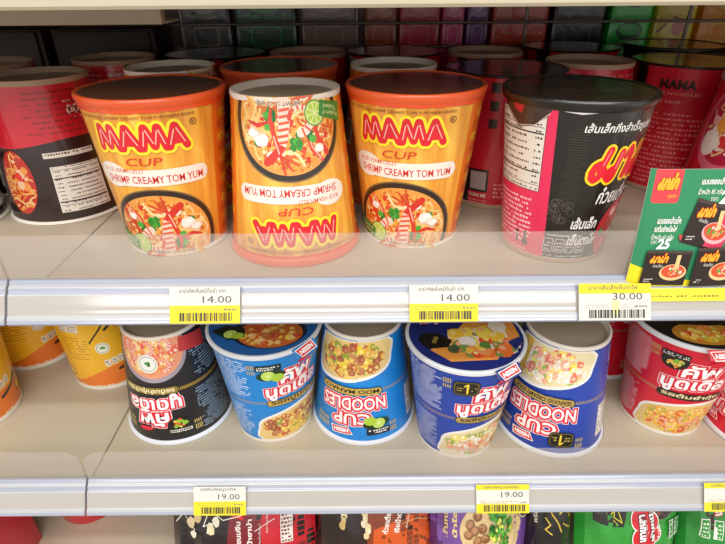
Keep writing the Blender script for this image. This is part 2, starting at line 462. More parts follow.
# ------------------------------------------------------------------ cup wall prints
def art_orange():
    a = Art(); r = random.Random(5); R = .041; c = 2 * PI * 41 / 2
    a.rect(-c, 0, c, 104, '#F0A93C', 1)
    # orange side panels with small yellow captions
    for sx in (-1, 1):
        x0, x1 = sorted((sx * 46, sx * 92)); a.rect(x0, 0, x1, 104, '#EE7A22')
        for k, (y, wd) in enumerate(((90, 7), (75, 7), (60, 9), (60, 3), (46, 9), (32, 6), (18, 9))):
            cx = sx * (56 if k % 2 else 60); a.ell(cx, y, wd * .8, 2.6, '#F7C52B', 16)
            a.dashes(cx - wd * .55, y - 1, cx + wd * .55, y + 1, 1, '#7A3A10', r)
            a.dashes(x0 + 5, y - 9, x1 - 4, y - 3.5, 3, '#9A3412', r)
    a.rect(-74, 40, -58, 60, '#F6EFE4'); a.barcode(-73, 42, -59, 58, '#2A1A14', r, .5)
    a.rect(-128, 10, -92, 92, '#F2D49C'); a.dashes(-126, 14, -94, 88, 22, '#6A3A1C', r)
    # bowl at the foot of the front
    cx, cy, rx, ry = 0, 13, 41, 37
    a.ell(cx, cy, rx, ry, '#2A1E16', 60); a.ring(cx, cy, rx, ry, 1.0, '#8A6A40', 60); a.ell(cx, cy, rx - 4.5, ry - 4.5, '#F0A24A', 60)
    scatter(a, r, cx, cy, rx - 6, ry - 6, ['#E87A2C', '#F2A04A', '#D9601F', '#F8C478'], 60, 3, 7)
    noodles(a, r, cx, cy, rx - 5, ry - 5, ['#FAD080', '#F4A83E', '#FCE0A0', '#D9701F', '#F2B85C', '#E0561F'], 240, 1.5, 22)
    scatter(a, r, cx, cy + 3, rx - 10, ry - 10, ['#E8502A', '#F2703A', '#FBE0B0', '#D9381F'], 34, .8, 2.0)
    a.stroke([(-26, 34), (-20, 24), (-17, 12)], [3.4, 3.0, 1.8], '#D9301C'); a.stroke([(-22, 38), (-15, 30), (-12, 20), (-13, 10)], [2, 3.6, 3.0, 1.4], '#E8482C'); a.stroke([(-21, 37), (-15, 29), (-13, 20)], .8, '#FBC8A8')
    for x, y in ((-4, 27), (-7, 24), (14, 14), (12, 10), (-16, 22), (22, 24)): leaf(a, r, x, y, 4.0)
    for x, y, q in ((19, 24, 6.5), (25, 20, 4.5), (-20, 30, 4), (12, 33, 4)): blob(a, r, x, y, q, '#E8C8A8', 10, .75); blob(a, r, x, y + .5, q * .86, '#FAF2EA', 10, .68); blob(a, r, x + 1, y + 1, q * .4, '#FFFFFF', 9, .5)
    prawn_up(a, 2, 3, 30, .16); shrimp(a, -8, 13, 7.5, 1.2)
    a.stroke([(6, 34), (9, 24), (12, 12), (11, 6)], [2.4, 3.2, 2.6, 1.4], '#E03A22'); a.stroke([(14, 14), (21, 16), (28, 14)], [1.6, 2.6, 1.2], '#D8281C'); a.stroke([(7, 32), (10, 22)], .8, '#FBD0B8')
    lime(a, -19, 10, 7.5, .3)
    a.poly([(-44, 7), (-24, 3), (-22, 12), (-42, 18)], '#2E8B34'); a.text('Product of', -33, 12, 15, 2.6, '#F4F0C0', rot=-.22, res=1); a.text('Thailand', -33, 8.4, 13, 2.6, '#F4F0C0', rot=-.22, res=1)
    a.text('NET WT. 2.1 OZ (60g)', 6, 3.2, 30, 3.0, '#3A2214', .01, ((.06, '#F8E8D0'),), res=1)
    # banner
    a.rrect(-32, 52, 38, 63, 5.2, '#F5EEE2'); a.ell(-25, 59, 12, 8.2, '#F5EEE2', 30)
    a.text('RICE VERMICELLI', -17, 62.3, 28, 2.6, '#D8582A', .01, shear=.15, res=1)
    a.text('SHRIMP CREAMY TOM YUM', 2, 56.4, 64, 4.8, '#D8241C', .012)
    a.text('CUP', -1, 68.2, 22, 5.0, '#D8361C', .0, shear=.25)
    latin_logo(a, 0, 83, 51, 12.5, 4.8)
    a.ring(31, 90, 2.1, 2.1, .45, '#5A2A14', 20); a.text('R', 31, 90, 1.7, 2.2, '#5A2A14', res=1)
    a.text('RICE VERMICELLI SHRIMP CREAMY TOM YUM MAMA BRAND', -2, 95.0, 70, 1.9, '#7A3A1C', res=1)
    # orange-red top band with ragged lower edge
    P = [(-c, 104), (-c, 98)]; x = -c
    while x < c - 3: x += 1.5 + r.random() * 3; P.append((min(x, c), 97.2 + r.random() * 1.0))
    P += [(c, 98), (c, 104)]
    a.poly(P, '#F0521F')
    return a.wrap_mesh('printed_wall', [M['film'], M['wood']], .034, .0448, .104, R)

def nutrition(a, r, x0, y0, x1, y1, bgc='#EDE6DA', ink='#2A2220'):
    a.rect(x0, y0, x1, y1, bgc); n = 12; h = (y1 - y0) / n
    a.ring((x0 + x1) / 2, 0, 0, 0, 0, ink) if False else None
    for e in ((x0, y0, x0 + .4, y1), (x1 - .4, y0, x1, y1), (x0, y0, x1, y0 + .4), (x0, y1 - .4, x1, y1)): a.rect(*e, ink)
    for k in range(n):
        y = y0 + k * h
        if k in (1, 3, 9, 10): a.rect(x0 + 1, y, x1 - 1, y + (.9 if k in (3, 9) else .35), ink)
        a.dashes(x0 + 1.5, y + h * .3, x1 - 9, y + h * .9, 1, ink, r); a.dashes(x1 - 6, y + h * .3, x1 - 1.5, y + h * .9, 1, ink, r)

def art_black():
    """black cup with a pink panel and the Thai brand word; 0 = panel seam facing the aisle"""
    a = Art(); r = random.Random(9); R = .041; c = 2 * PI * 41 / 2
    a.rect(-c, 0, c, 104, '#17120F')
    a.poly([(-62, 0), (4, 0), (0, 104), (-64, 104)], '#EC2A5C')
    nutrition(a, r, -44, 48, -5, 96)
    for k in range(10): a.dashes(-46, 41 - k * 3.3, -4 - r.random() * 8, 43.6 - k * 3.3, 1, '#FFD9DC', r, .7)
    a.rect(-20, 9, -17.5, 15, '#6A1030'); a.ell(-18.7, 17, 1.5, 1.5, '#6A1030', 10); a.rect(-14, 8.5, -9, 13, '#3A0A18'); a.rect(-12.6, 13, -10.4, 19, '#3A0A18')
    a.dashes(-46, 3, -8, 7, 2, '#FFD9DC', r)
    # folded dark film over the top of the pink panel, white and pink glints of torn film
    a.poly([(-46, 104), (-38, 97), (-32, 92), (-24, 86), (-14, 88), (-6, 94), (0, 104)], '#3A241C'); a.poly([(-30, 104), (-28, 96), (-22, 94), (-18, 104)], '#C8182C'); a.stroke([(-36, 96), (-24, 87), (-12, 89), (-4, 97)], .5, '#D8C8B8', cap=False)
    a.poly([(0, 104), (3, 99), (12, 98), (26, 100), (36, 100.5), (44, 104)], '#E8E0E4'); a.poly([(6, 104), (10, 100.5), (20, 101), (24, 104)], '#E0245A')
    # round stamp of circles, faint
    for k in range(16): a.ring(4 + r.random() * 14, 30 + r.random() * 14, 2.4, 2.4, .25, '#6A6560', 10)
    # thin horizontal wrinkle lines of the film
    for k in range(30): y = 46 + k * 1.5; a.rect(6 + r.random() * 4, y, 16 + r.random() * 6, y + .25, '#4A443E')
    a.dashes(5, 20, 33, 22, 1, '#E8E0D8', r)
    for k in range(4):
        x = 3 + k * 8; a.rrect(x, 8, x + 7, 18, 1.4, '#D8D4CC'); a.rrect(x + .5, 8.5, x + 6.5, 17.5, 1.1, '#1B1613'); a.dashes(x + 1.2, 9.5, x + 5.8, 16.5, 3, '#E0DCD4', r)
    a.dashes(4, 3, 34, 6.5, 2, '#D8D4CC', r)
    a.text('เส้นเล็กกึ่งสำเร็จรูปรสเย็นตาโฟ', 48, 90, 66, 7, '#F4F0EA', .015, shear=.1)
    thai_logo(a, 50, 68, 54, 19, 4.4, slant=.3)
    a.text('ก๋วยเตี๋ยว', 48, 48.5, 30, 11, '#F4F0EA', .02, shear=.15)
    a.text('เส้นเล็ก', 29, 30, 18, 8.0, '#F4F0EA', .03, shear=.1); a.text('เย็นตาโฟ', 31, 18, 22, 8.0, '#F4F0EA', .03, shear=.1)
    cx, cy = 64, 22; a.ell(cx, cy, 24, 24, '#C81830', 40); scatter(a, r, cx, cy, 22, 22, ['#F04A5A', '#F8C8C8', '#E83A30', '#F9E9DA', '#3E8C30'], 46, 1.5, 4)
    return a.wrap_mesh('printed_wall', [M['film']], .034, .0448, .104, R)

def art_red():
    """red cup, black corner squares, latin brand word, lines of print and a pink bowl"""
    a = Art(); r = random.Random(13); R = .040; c = 2 * PI * 40 / 2
    a.rect(-c, 0, c, 104, '#D8142E')
    a.rect(-34, 0, -22, 104, '#140E0E'); a.rect(90, 0, 104, 104, '#140E0E')
    a.text('MAMA', 2, 90, 24, 6.5, '#2A0A0C', .05); a.text('RICE NOODLES', 2, 83, 34, 2.2, '#F2B0A8', res=1); a.text('PINK SOUP', -4, 76.5, 22, 2.4, '#F2B0A8', .02, res=1)
    a.dashes(-18, 8, 26, 70, 16, '#EE8A88', r, .5)
    # bowl either side
    for cx in (-58, 58):
        a.ell(cx, 34, 25, 30, '#E86A84', 40); a.ell(cx, 32, 21, 25, '#C02040', 40)
        noodles(a, r, cx, 30, 20, 24, ['#F6D9A6', '#F2C08A', '#F9E9D2'], 40, 1.5, 16)
        scatter(a, r, cx, 32, 19, 23, ['#F9E6D8', '#F6B8B4', '#E23A3A', '#F2D6C0'], 18, 2.5, 5.5)
        blob(a, r, cx - 8, 20, 7, '#3E1E16', 12); blob(a, r, cx + 4, 30, 6, '#F2A03C', 12); blob(a, r, cx - 12, 42, 8, '#FBEBD9', 12)
        a.ell(cx + 12, 44, 7, 9, '#FCEFE4', 20)
        a.rect(cx - 22, 84, cx + 4, 100, '#E9E0D6'); a.dashes(cx - 20, 85.5, cx + 2, 98.5, 4, '#2A1A1A', r, .8, .15)
    # plain square panel with black letters, small squares
    a.rect(104, 14, 122, 33, '#231214'); a.rect(106, 16, 120, 31, '#B9A8A0'); a.text('SCAN ME', 113, 11, 16, 2.8, '#F2E6DC', .03, res=1)
    for k in range(3): a.rect(118, 92 - k * 13, 124, 99 - k * 13, '#140E0E')
    a.dashes(-124, 10, -100, 24, 4, '#F0A8A0', r); a.dashes(104, 4, 124, 8, 2, '#F0A8A0', r)
    return a.wrap_mesh('printed_wall', [M['film']], .0345, .0440, .104, R)

def art_redblack():
    """seen on the cups standing upside down at the left: red foot, dark upper half with a table; words print upside down"""
    a = Art(); r = random.Random(17); R = .040; c = 2 * PI * 40 / 2
    a.rect(-c, 0, c, 104, '#2A1412')
    P = [(-c, 0)] + [(x, 44 + 3 * math.sin(x * .05)) for x in range(-125, 126, 5)] + [(c, 0)]
    a.poly(P, '#D4142A')
    for s0 in (-80, 0, 84):
        a.rect(s0 - 44 + 0, 1, s0 - 43, 103, '#5A3A34')
        for k in range(4): a.ell(s0 + 30 + k * 5.4 + 4, 22, 2.6, 3.4, '#E8D8CC', 12); a.ell(s0 + 34 + k * 5.4, 22, 1.2, 2.0, '#A0202A', 10)
        a.dashes(s0 + 28, 15.5, s0 + 54, 18, 1, '#E8D8CC', r); a.dashes(s0 + 28, 27, s0 + 54, 29, 1, '#E8D8CC', r)
        a.dashes(s0 - 38, 8, s0 + 4, 40, 8, '#8C1420', r, .35)
        nutrition(a, r, s0 - 40, 60, s0 - 4, 96)
        a.rect(s0 - 38, 50, s0 - 2, 54, '#E6DCD0'); a.dashes(s0 - 37, 50.8, s0 - 3, 53.4, 1, '#3A2A24', r)
        cx, cy = s0 + 22, 72
        a.ell(cx, cy, 14, 24, '#C8281C', 30)
        noodles(a, r, cx, cy, 14, 24, ['#F4B45A', '#F8CE84', '#E88A34'], 46, 1.3, 14); scatter(a, r, cx - 2, cy - 4, 10, 16, ['#E8342A', '#F6C8A0', '#F29A4A'], 14, 1.5, 4)
    return a.wrap_mesh('printed_wall', [M['film']], .0355, .0435, .104, R)

def oval_food(a, r, cx, style):
    """cream window with food at the foot of the wall"""
    if style == 'ring':
        o = cx - 4
        a.ell(o, 12, 36, 30, '#A89AA8', 44); a.ell(o, 11, 33, 27, '#EFA07A', 44)
        scatter(a, r, o, 11, 31, 26, ['#F6C878', '#EE8A5A', '#F0665A', '#F8DCA8', '#F2A04A'], 110, 2, 4.4, ['#FBE6C4', '#FAB494'])
        for x, y in ((o - 12, 26), (o + 12, 24), (o, 10), (o + 18, 10), (o - 16, 8)): shrimp(a, x, y, 5, r.random() * 6, '#E8525A', '#F9CDBE')
        a.ell(o + 2, 24, 9.5, 8.5, '#F6F4EE', 24); a.ring(o + 2, 24, 8, 7, .6, '#7AA86A', 20); leaf(a, r, o + 2, 24, 2.4)
        a.poly([(cx - 62, 8), (cx - 34, 4), (cx - 32, 17), (cx - 60, 22)], '#C83A34'); return
    P = [(cx - 35, 3), (cx - 37, 19), (cx - 33, 29), (cx - 20, 36), (cx + 4, 42), (cx + 24, 43.5), (cx + 38, 41), (cx + 41, 24), (cx + 37, 8), (cx + 30, 3)]
    P2 = []
    for i in range(len(P)):
        p0, p1, p2, p3 = (Vector(P[(i + k) % len(P)]) for k in (-1, 0, 1, 2))
        for t in (0, .33, .67):
            v = .5 * (2 * p1 + (p2 - p0) * t + (2 * p0 - 5 * p1 + 4 * p2 - p3) * t * t + (3 * p1 - p0 - 3 * p2 + p3) * t ** 3); P2.append((v.x, max(3, v.y)))
    P = P2
    a.poly(P, '#F4F1EA'); Q = [((x - cx) * .94 + cx, (y - 22) * .90 + 21) for x, y in P]; a.poly(Q, '#EBCB84' if style != 'seafood' else '#EBDDB0')
    noodles(a, r, cx + 18, 27, 17, 12, ['#F5D27A', '#EDBF5E', '#F8E2A0'], 40, 1.2, 12)
    noodles(a, r, cx, 18, 32, 13, ['#F5D27A', '#E0A85E', '#F8E2A0'], 40, 1.2, 12)
    pal = {'pork': (['#E8B24A', '#A85A3A', '#F2D23C', '#C8683A', '#C98A5C', '#F0C850', '#B8703E', '#D8502E', '#E8C060', '#9AA83A'], ['#F6D88A', '#C9805C', '#FFF08A']),
           'seafood': (['#F6EDDA', '#F1B08A', '#F8E26A', '#A0BC5A', '#F4E4CE', '#E8806A', '#F6E6C0', '#F2D27A'], ['#FFFFFF', '#FBC6A8']),
           'shrimp': (['#F2B23C', '#E8742E', '#F4D24A', '#F0A07A', '#E8C850', '#D8542E', '#F0B060', '#B8B840'], ['#FBE09A', '#F8A878'])}[style]
    scatter(a, r, cx, 19.5, 34, 17, pal[0], 120, 2.2, 4.6, pal[1])
    scatter(a, r, cx + 14, 28, 20, 11, pal[0], 45, 2.2, 4.2, pal[1])
    if style == 'seafood':
        a.poly([(cx + 21, 4), (cx + 29, 4.5), (cx + 35, 9), (cx + 38, 24), (cx + 36, 37), (cx + 24, 40)], '#E8BE48')
        for k in range(6): a.stroke([(cx + 23 + k * 2.1, 6 + k * .4), (cx + 23.5 + k * 2.3, 20), (cx + 25 + k * 2, 37)], .7, '#F6DC86' if k % 2 else '#D09A2C', cap=False)
    if style != 'pork':
        for x, y in ((cx - 12, 16), (cx + 6, 22), (cx + 14, 12), (cx - 2, 9)): shrimp(a, x, y, 4, r.random() * 6, '#E8683E', '#F9CDAE')

def gold_ticks(a, x0, x1, y, h, col='#B89A4A', d=1.6):
    V, F = [], []; x = x0
    while x < x1: b = len(V); V += [(x, y), (x + d * .5, y), (x + d * .5, y + h), (x, y + h)]; F.append((b, b + 1, b + 2, b + 3)); x += d
    a._add(V, F, col)

def maker_sign(a, x, y, s=1.0, rot=0.12):
    w, h = 17 * s, 6.4 * s; c, q = math.cos(rot), math.sin(rot)
    R_ = lambda p: (x + c * p[0] - q * p[1], y + q * p[0] + c * p[1])
    a.poly([R_(p) for p in ((-w / 2 - 1, h / 2 + .8), (-w / 2 + 2, -h / 2 - .8), (w / 2 + 1, -h / 2 - .8), (w / 2 - 0, h / 2 + .8))][::-1], '#F6EEE8')
    a.poly([R_(p) for p in ((-w / 2, h / 2), (-w / 2 + 2.4, -h / 2), (w / 2, -h / 2), (w / 2 - .8, h / 2))][::-1], '#E0182C')
    a.text('NISSIN', x + .4 * s, y, 12.5 * s, 3.5 * s, '#FFFFFF', .05, rot=rot)

def art_cupnoodle(main, pill, thai, eng, style, seed, badge, dark=False):
    a = Art(); r = random.Random(seed); R = .041; c = 2 * PI * 41 / 2
    a.rect(-c, 0, c, 102, main); a.rect(-c, 0, c, 2.2, '#F2F0EC')
    gold_ticks(a, -c, c, 49, 2.8, '#A8905A' if not dark else '#C8A23C')
    for half in (0, 1):
        o = 0 if not half else c
        def at(x):
            v = x + o
            return v - 2 * c if v > c * 1.0001 else v
        # text columns on the sides between the two faces
        if not half:
            for x0, x9 in ((-68, -34), (50, 72)):
                a.dashes(x0, 56, x9, 97, 17, '#EEF2FA' if not dark else '#A8C4D8', r, .5, .25)
                a.dashes(x0, 8, x9 - (4 if x0 < 0 else 0), 46, 15, '#DDE4EE' if not dark else '#A8C4D8', r, .5, .25)
            a.rect(63, 60, 80, 92, '#EDEAE4'); a.dashes(64, 62, 79, 90, 9, '#3A4050', r)
    for o in (0, c, -c):
        oval_food(a, r, o + 3, style)
        a.rrect(o - 22, 46, o + 33, 53.6, 3.4, '#15120C'); a.rrect(o - 21.4, 46.6, o + 32.4, 53, 3, pill)
        if o == 0:
            a.text(thai, o + 5, 49.8, 46, 5.6, '#F4E4B0' if pill[1] < '9' else '#241A08', .03)
            a.text('คัพ', o + 4, 79, 25, 12.5, '#FFFFFF', .03, ((.15, '#F8E0E0'), (.12, '#E01832')), shear=.1, rot=.10)
            a.text('นูดเดิล', o + 2, 62.5, 46, 15.5, '#FFFFFF', .03, ((.14, '#F8E0E0'), (.11, '#E01832')), shear=.08, rot=.06)
        else:
            a.text(eng, o + 5, 49.8, 48, 3.6, '#241A08' if pill[1] >= '9' else '#F4E4B0', .03)
            a.text('CUP', o + 4, 77, 30, 10.5, '#FFF6F2', .025, ((.17, '#F6E4E4'), (.13, '#E01832')), rot=.03)
            a.text('NOODLES', o + 3, 62, 54, 11.5, '#FFF6F2', .02, ((.16, '#F6E4E4'), (.125, '#E01832')), rot=.03)
        gold_ticks(a, o - 33, o - 27, 84, 3.4, '#C9B26A'); gold_ticks(a, o - 33, o - 27, 89, 5.0, '#C9B26A')
        gold_ticks(a, o + 24, o + 36, 82, 3.4, '#C9B26A'); gold_ticks(a, o + 24, o + 36, 87, 5.0, '#C9B26A')
        bx = o - 16
        if badge == 'number':
            a.rrect(bx - 10, 78, bx + 9, 93, 4, '#1B1710'); a.rrect(bx - 9, 79, bx + 8, 92, 3.4, '#7C682E'); a.rrect(bx - 8.4, 79.6, bx + 7.4, 91.4, 3.1, '#1B1710')
            a.stroke([(bx - 1.8, 88.2), (bx + .3, 90), (bx + .3, 81)], 1.5, '#F2D03A'); a.dashes(bx - 7, 83, bx - 2.6, 88, 2, '#C8AA4A', r); a.dashes(bx + 3, 83, bx + 6.6, 88, 2, '#C8AA4A', r)
        elif badge == 'lime':
            a.ell(bx, 82, 11, 5.5, '#1B3A1A', 20, .1); lime(a, bx - 2, 82, 5.4); a.ell(bx + 5, 79, 5, 4.4, '#A8CC3C', 16); a.rrect(bx - 11, 87, bx + 8, 93.5, 1.4, '#16202E'); a.dashes(bx - 9.6, 88.2, bx + 6.6, 92.6, 2, '#F0F0E8', r, .7)
        else:
            a.ell(bx, 85, 9.5, 8.5, '#1E1A14', 24); scatter(a, r, bx, 83, 7.6, 5.6, ['#F08A3A', '#E8502A', '#8CC03C', '#F4C860'], 12, 1.2, 2.4); a.rrect(bx - 10, 88, bx + 9, 93.5, 1.4, '#1E1A14'); a.dashes(bx - 9, 89, bx + 8, 92.6, 2, '#F0F0E8', r, .7)
        if o: maker_sign(a, o + 12, 90, .95)
        if o == 0: a.ell(o + 12, 88.6, 6.5, 2.2, '#E01832', 16, .12)
    a.rect(-c, 100.6, c, 102, '#EDEAE6')
    return a.wrap_mesh('printed_wall', [M['paper']], .0325, .0452, .102, R)

def art_yellow():
    a = Art(); r = random.Random(23); R = .042; c = 2 * PI * 42 / 2
    a.rect(-c, 0, c, 104, '#F6B818'); 
    a.poly([(-c, 0)] + [(x, 18 + 11 * math.sin(x * .045 + 1)) for x in range(-130, 132, 6)] + [(c, 0)], '#EE7A1C')
    for o in (-88, 0, 88):
        a.ell(o - 4, 50, 6.5, 6.5, '#F3EFE0', 24); a.ring(o - 4, 50, 5.4, 5.4, .5, '#6A9A3A', 20); leaf(a, r, o - 4, 50, 2.2)
        for k in range(4): a.rrect(o - 6 + k * 6.4, 28 + k * 1.2, o - .4 + k * 6.4, 36 + k * 1.2, 1.2, '#EDE4D0'); a.dashes(o - 5 + k * 6.4, 29.5 + k * 1.2, o - 1.2 + k * 6.4, 35 + k * 1.2, 2, '#5A4A3A', r)
        a.stroke([(o - 20, 50), (o - 2, 72), (o + 12, 92)], 1.6, '#1E1612'); a.stroke([(o + 2, 70), (o + 18, 84), (o + 34, 92)], 2.6, '#1E1612')
        a.stroke([(o + 6, 22), (o + 20, 26), (o + 36, 36)], 3.2, '#241A12')
        a.rect(o - 42, 34, o - 14, 82, '#F6C41E' if o else '#F4BC20')
        a.dashes(o - 40, 38, o - 16, 66, 9, '#A8641A', r, .45)
        a.rect(o - 40, 70, o - 20, 88, '#EFE6D6'); a.dashes(o - 39, 71, o - 21, 87, 6, '#5A4434', r)
        a.text('Dry', o + 32, 30, 9, 7, '#3A2A12', .03); a.rrect(o + 26, 14, o + 46, 24, 3, '#3A2A12'); a.rrect(o + 27, 15, o + 45, 23, 2.4, '#F6C41E')
        scatter(a, r, o + 20, 78, 14, 14, ['#F8D24A', '#E8862C', '#C8501C', '#FBE89A'], 18, 1.5, 4)
    a.dashes(-c, 3, c, 8, 1, '#F6D8B0', r, .7)
    return a.wrap_mesh('printed_wall', [M['film']], .0385, .0435, .104, R)

# ------------------------------------------------------------------ lid prints
def disc_fn(z, step=0.000006): return lambda x, y, L: Vector((x / 1000, y / 1000, z + L * step))
def lid_mesh(kind, r):
    """r metres: radius of the flat lid; art drawn as seen from the aisle (-y towards the aisle)"""
    a = Art(); rn = random.Random(len(kind) * 7 + 1); R = r * 1000
    base = {'brown': '#7C4A34', 'black': '#3A2A22', 'blue': '#1E5FA8', 'navy': '#1B2A78', 'redl': '#1C1416', 'blackn': '#1A1620'}[kind]
    a.ell(0, 0, R, R, base, 72)
    m = M['lidfilm'] if kind in ('brown', 'black') else M['paper']
    if kind == 'brown':
        for k in range(14):
            t = rn.random() * 6.28; rr = R * rn.random() * .8; x, y = rr * math.cos(t), rr * math.sin(t)
            blob(a, rn, x, y, 3 + rn.random() * 6, rn.choice(['#83503A', '#744430', '#885440']), 10, .4)
        a.stroke([(-3, -R * .96), (3, -R * .5), (8, -R * .1), (7, R * .4)], .5, '#B89A84', cap=False)  # glints on the film's creases, painted as pale lines in the lid colour
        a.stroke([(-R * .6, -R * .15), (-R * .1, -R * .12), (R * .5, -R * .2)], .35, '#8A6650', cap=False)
    elif kind == 'black':
        for k in range(24):
            t = rn.random() * 6.28; rr = R * rn.random() * .8; x, y = rr * math.cos(t), rr * math.sin(t)
            blob(a, rn, x, y, 2 + rn.random() * 6, rn.choice(['#4A3828', '#5A4628', '#241A14', '#6A5430']), 10, .4)
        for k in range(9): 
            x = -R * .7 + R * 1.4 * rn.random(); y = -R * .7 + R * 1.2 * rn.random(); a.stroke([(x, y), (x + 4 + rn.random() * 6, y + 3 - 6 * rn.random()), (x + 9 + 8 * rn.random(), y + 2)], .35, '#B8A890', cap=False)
    elif kind == 'blue':
        a.ell(6, -14, 30, 22, '#0F1E3A', 30); a.ell(7, -16, 26, 19, '#C86A30', 30)
        scatter(a, rn, 7, -17, 27, 19, ['#E8B24A', '#C0442C', '#F2D23C', '#B86A3A', '#F0C070', '#D8602E'], 46, 2, 4.4, ['#F6D88A', '#E0805C'])
        a.poly([(-40, -14), (-24, -26), (-12, -22), (-14, -10), (-30, -6)], '#12241A'); lime(a, -24, -18, 5.5); a.ell(-18, -20, 5, 4, '#A8CC3C', 16)
    elif kind == 'navy':
        a.poly([(-30, -20), (-8, 2), (6, 22), (40, 20), (42, -8), (30, -16), (18, -32), (-16, -34)], '#F0A048')
        scatter(a, rn, 11, -9, 32, 24, ['#F6C83C', '#F07A3A', '#E8502A', '#F8E05A', '#F4E8DA', '#7A9A4A', '#F29A5A'], 80, 4, 7.5, ['#FBE090', '#F8B088'])
        blob(a, rn, 0, -10, 7, '#F4EEE8', 10); blob(a, rn, 12, -16, 5, '#5E8A3C', 9); blob(a, rn, -12, -20, 5, '#4A5A3A', 9); blob(a, rn, 26, 8, 8, '#F2E6D8', 10)
        a.poly([(-38, -8), (-32, -20), (-16, -18), (-12, -10), (-22, 0), (-34, 0)], '#14120E'); a.text('1', -25, -9, 2.4, 8, '#8A7434', .02, rot=-.4)
        a.text('คัพนูดเดิล', -20, 18, 30, 12, '#F4D8DA', .04, ((.10, '#D82A44'),), rot=.2)
        a.poly([(30, -12), (34, -22), (42, -12), (44, -4)], '#1B2A78')
    elif kind == 'redl':
        a.ell(-2, -24, 26, 15, '#C88A2A', 30)
        scatter(a, rn, -2, -25, 24, 13, ['#F2B83C', '#E8862C', '#C8B83A', '#D8502E', '#F4D25A'], 34, 2, 4.4, ['#FBE090', '#F8B088'])
        a.poly([(-44, 4), (44, 4), (40, -12), (6, -14), (-20, -12)], '#17110F'); a.text('คัพ', 4, 6, 22, 8, '#C8202C', .04)
    elif kind == 'blackn':
        a.ell(0, -16, 26, 18, '#A85A34', 30); scatter(a, rn, 0, -16, 24, 16, ['#E8B24A', '#C0442C', '#F2D23C'], 30, 2, 4.4)
    return a.map_mesh('lid', [m], disc_fn(0))

# ------------------------------------------------------------------ cup builder
CUPH = .104
def cup_meshes(kind):
    f = {}
    if kind == 'orange': f.update(wall=art_orange(), rb=.034, rt=.0448, rim='orange_rim', lid='brown', base='base', foot='white_rim', big=1)
    elif kind == 'black': f.update(wall=art_black(), rb=.034, rt=.0448, rim='black_rim', lid='black', base='base', foot='cream_rim', big=1)
    elif kind == 'red': f.update(wall=art_red(), rb=.0345, rt=.0440, rim='black_rim', lid='black', base='base_brown', foot='cream_rim', big=0)
    elif kind == 'redblack': f.update(wall=art_redblack(), rb=.0355, rt=.0435, rim='white_rim', lid='brown', base='base_brown', foot='cream_rim', big=0)
    elif kind == 'yellow': f.update(wall=art_yellow(), rb=.0385, rt=.0435, rim='white_rim', lid='brown', base='base', foot='white_rim', big=0)
    else:
        A = {'blue': ('#1A86D6', '#C8A850', 'รสหมูมะนาว', 'MOO MANAO', 'pork', 31, 'lime', 'blue', False),
             'navy': ('#2344A8', '#B89A50', 'รสซีฟู้ดครีมมี่', 'SEAFOOD CREAMY SOUP', 'seafood', 32, 'number', 'navy', False),
             'nred': ('#DC1C34', '#2A2418', 'รสต้มยำกุ้ง', 'TOM YUM KUNG', 'shrimp', 33, 'bowl', 'redl', False),
             'nblack': ('#1F1C20', '#8A7434', 'รสต้มยำกุ้งน้ำข้น', 'TOM YUM KUNG', 'ring', 34, 'bowl', 'blackn', True)}[kind]
        f.update(wall=art_cupnoodle(*A[:7], dark=A[8]), rb=.0325, rt=.0452, rim='blue_rim', lid=A[7], base='base', foot='white_rim', big=0)
    rb, rt = f['rb'], f['rt']; zt = .102 if f['rim'] == 'blue_rim' else .104
    f['H'] = .1055 if f['big'] else .104
    H = f['H']
    # wall covers 0..zt; rolled lip above
    if f['big']:   # wrapped lip flaring outwards, skirt hangs over the wall top
        pr = [(rt - .0002, zt - .0048), (rt + .0006, zt - .0040), (rt + .0011, zt - .002), (rt + .0016, zt - .0004), (rt + .0015, zt + .0006), (rt + .0008, H), (rt - .001, H), (rt - .0018, zt + .0002), (rt - .0015, zt - .004)]
    else:
        pr = [(rt - .0004, zt - .0022), (rt + .0009, zt - .0018), (rt + .0019, zt - .0004), (rt + .0019, H - .0008), (rt + .001, H), (rt - .0006, H), (rt - .0012, H - .001), (rt - .0014, zt - .002)]
    f['rimmesh'] = lathe_mesh('rim', pr, [M[f['rim']]], closed=True)
    # base: recessed disc with a foot ring
    f['basemesh'] = lathe_mesh('base', [(rb + .0002, .0045), (rb + .0006, .0020), (rb + .0004, .0002), (rb - .0003, 0), (rb - .0014, .0002), (rb - .0022, .0045), (0, .0048)],
                               [M[f['foot']], M[f['base']]], matidx=[0, 0, 0, 0, 0, 1])
    f['lidmesh'] = lid_mesh(f['lid'], rt - .0008 if f['big'] else rt - .0004)
    f['lidz'] = H - .0006 if f['big'] else H - .0004
    return f
_cups = {}
CLEAR = None
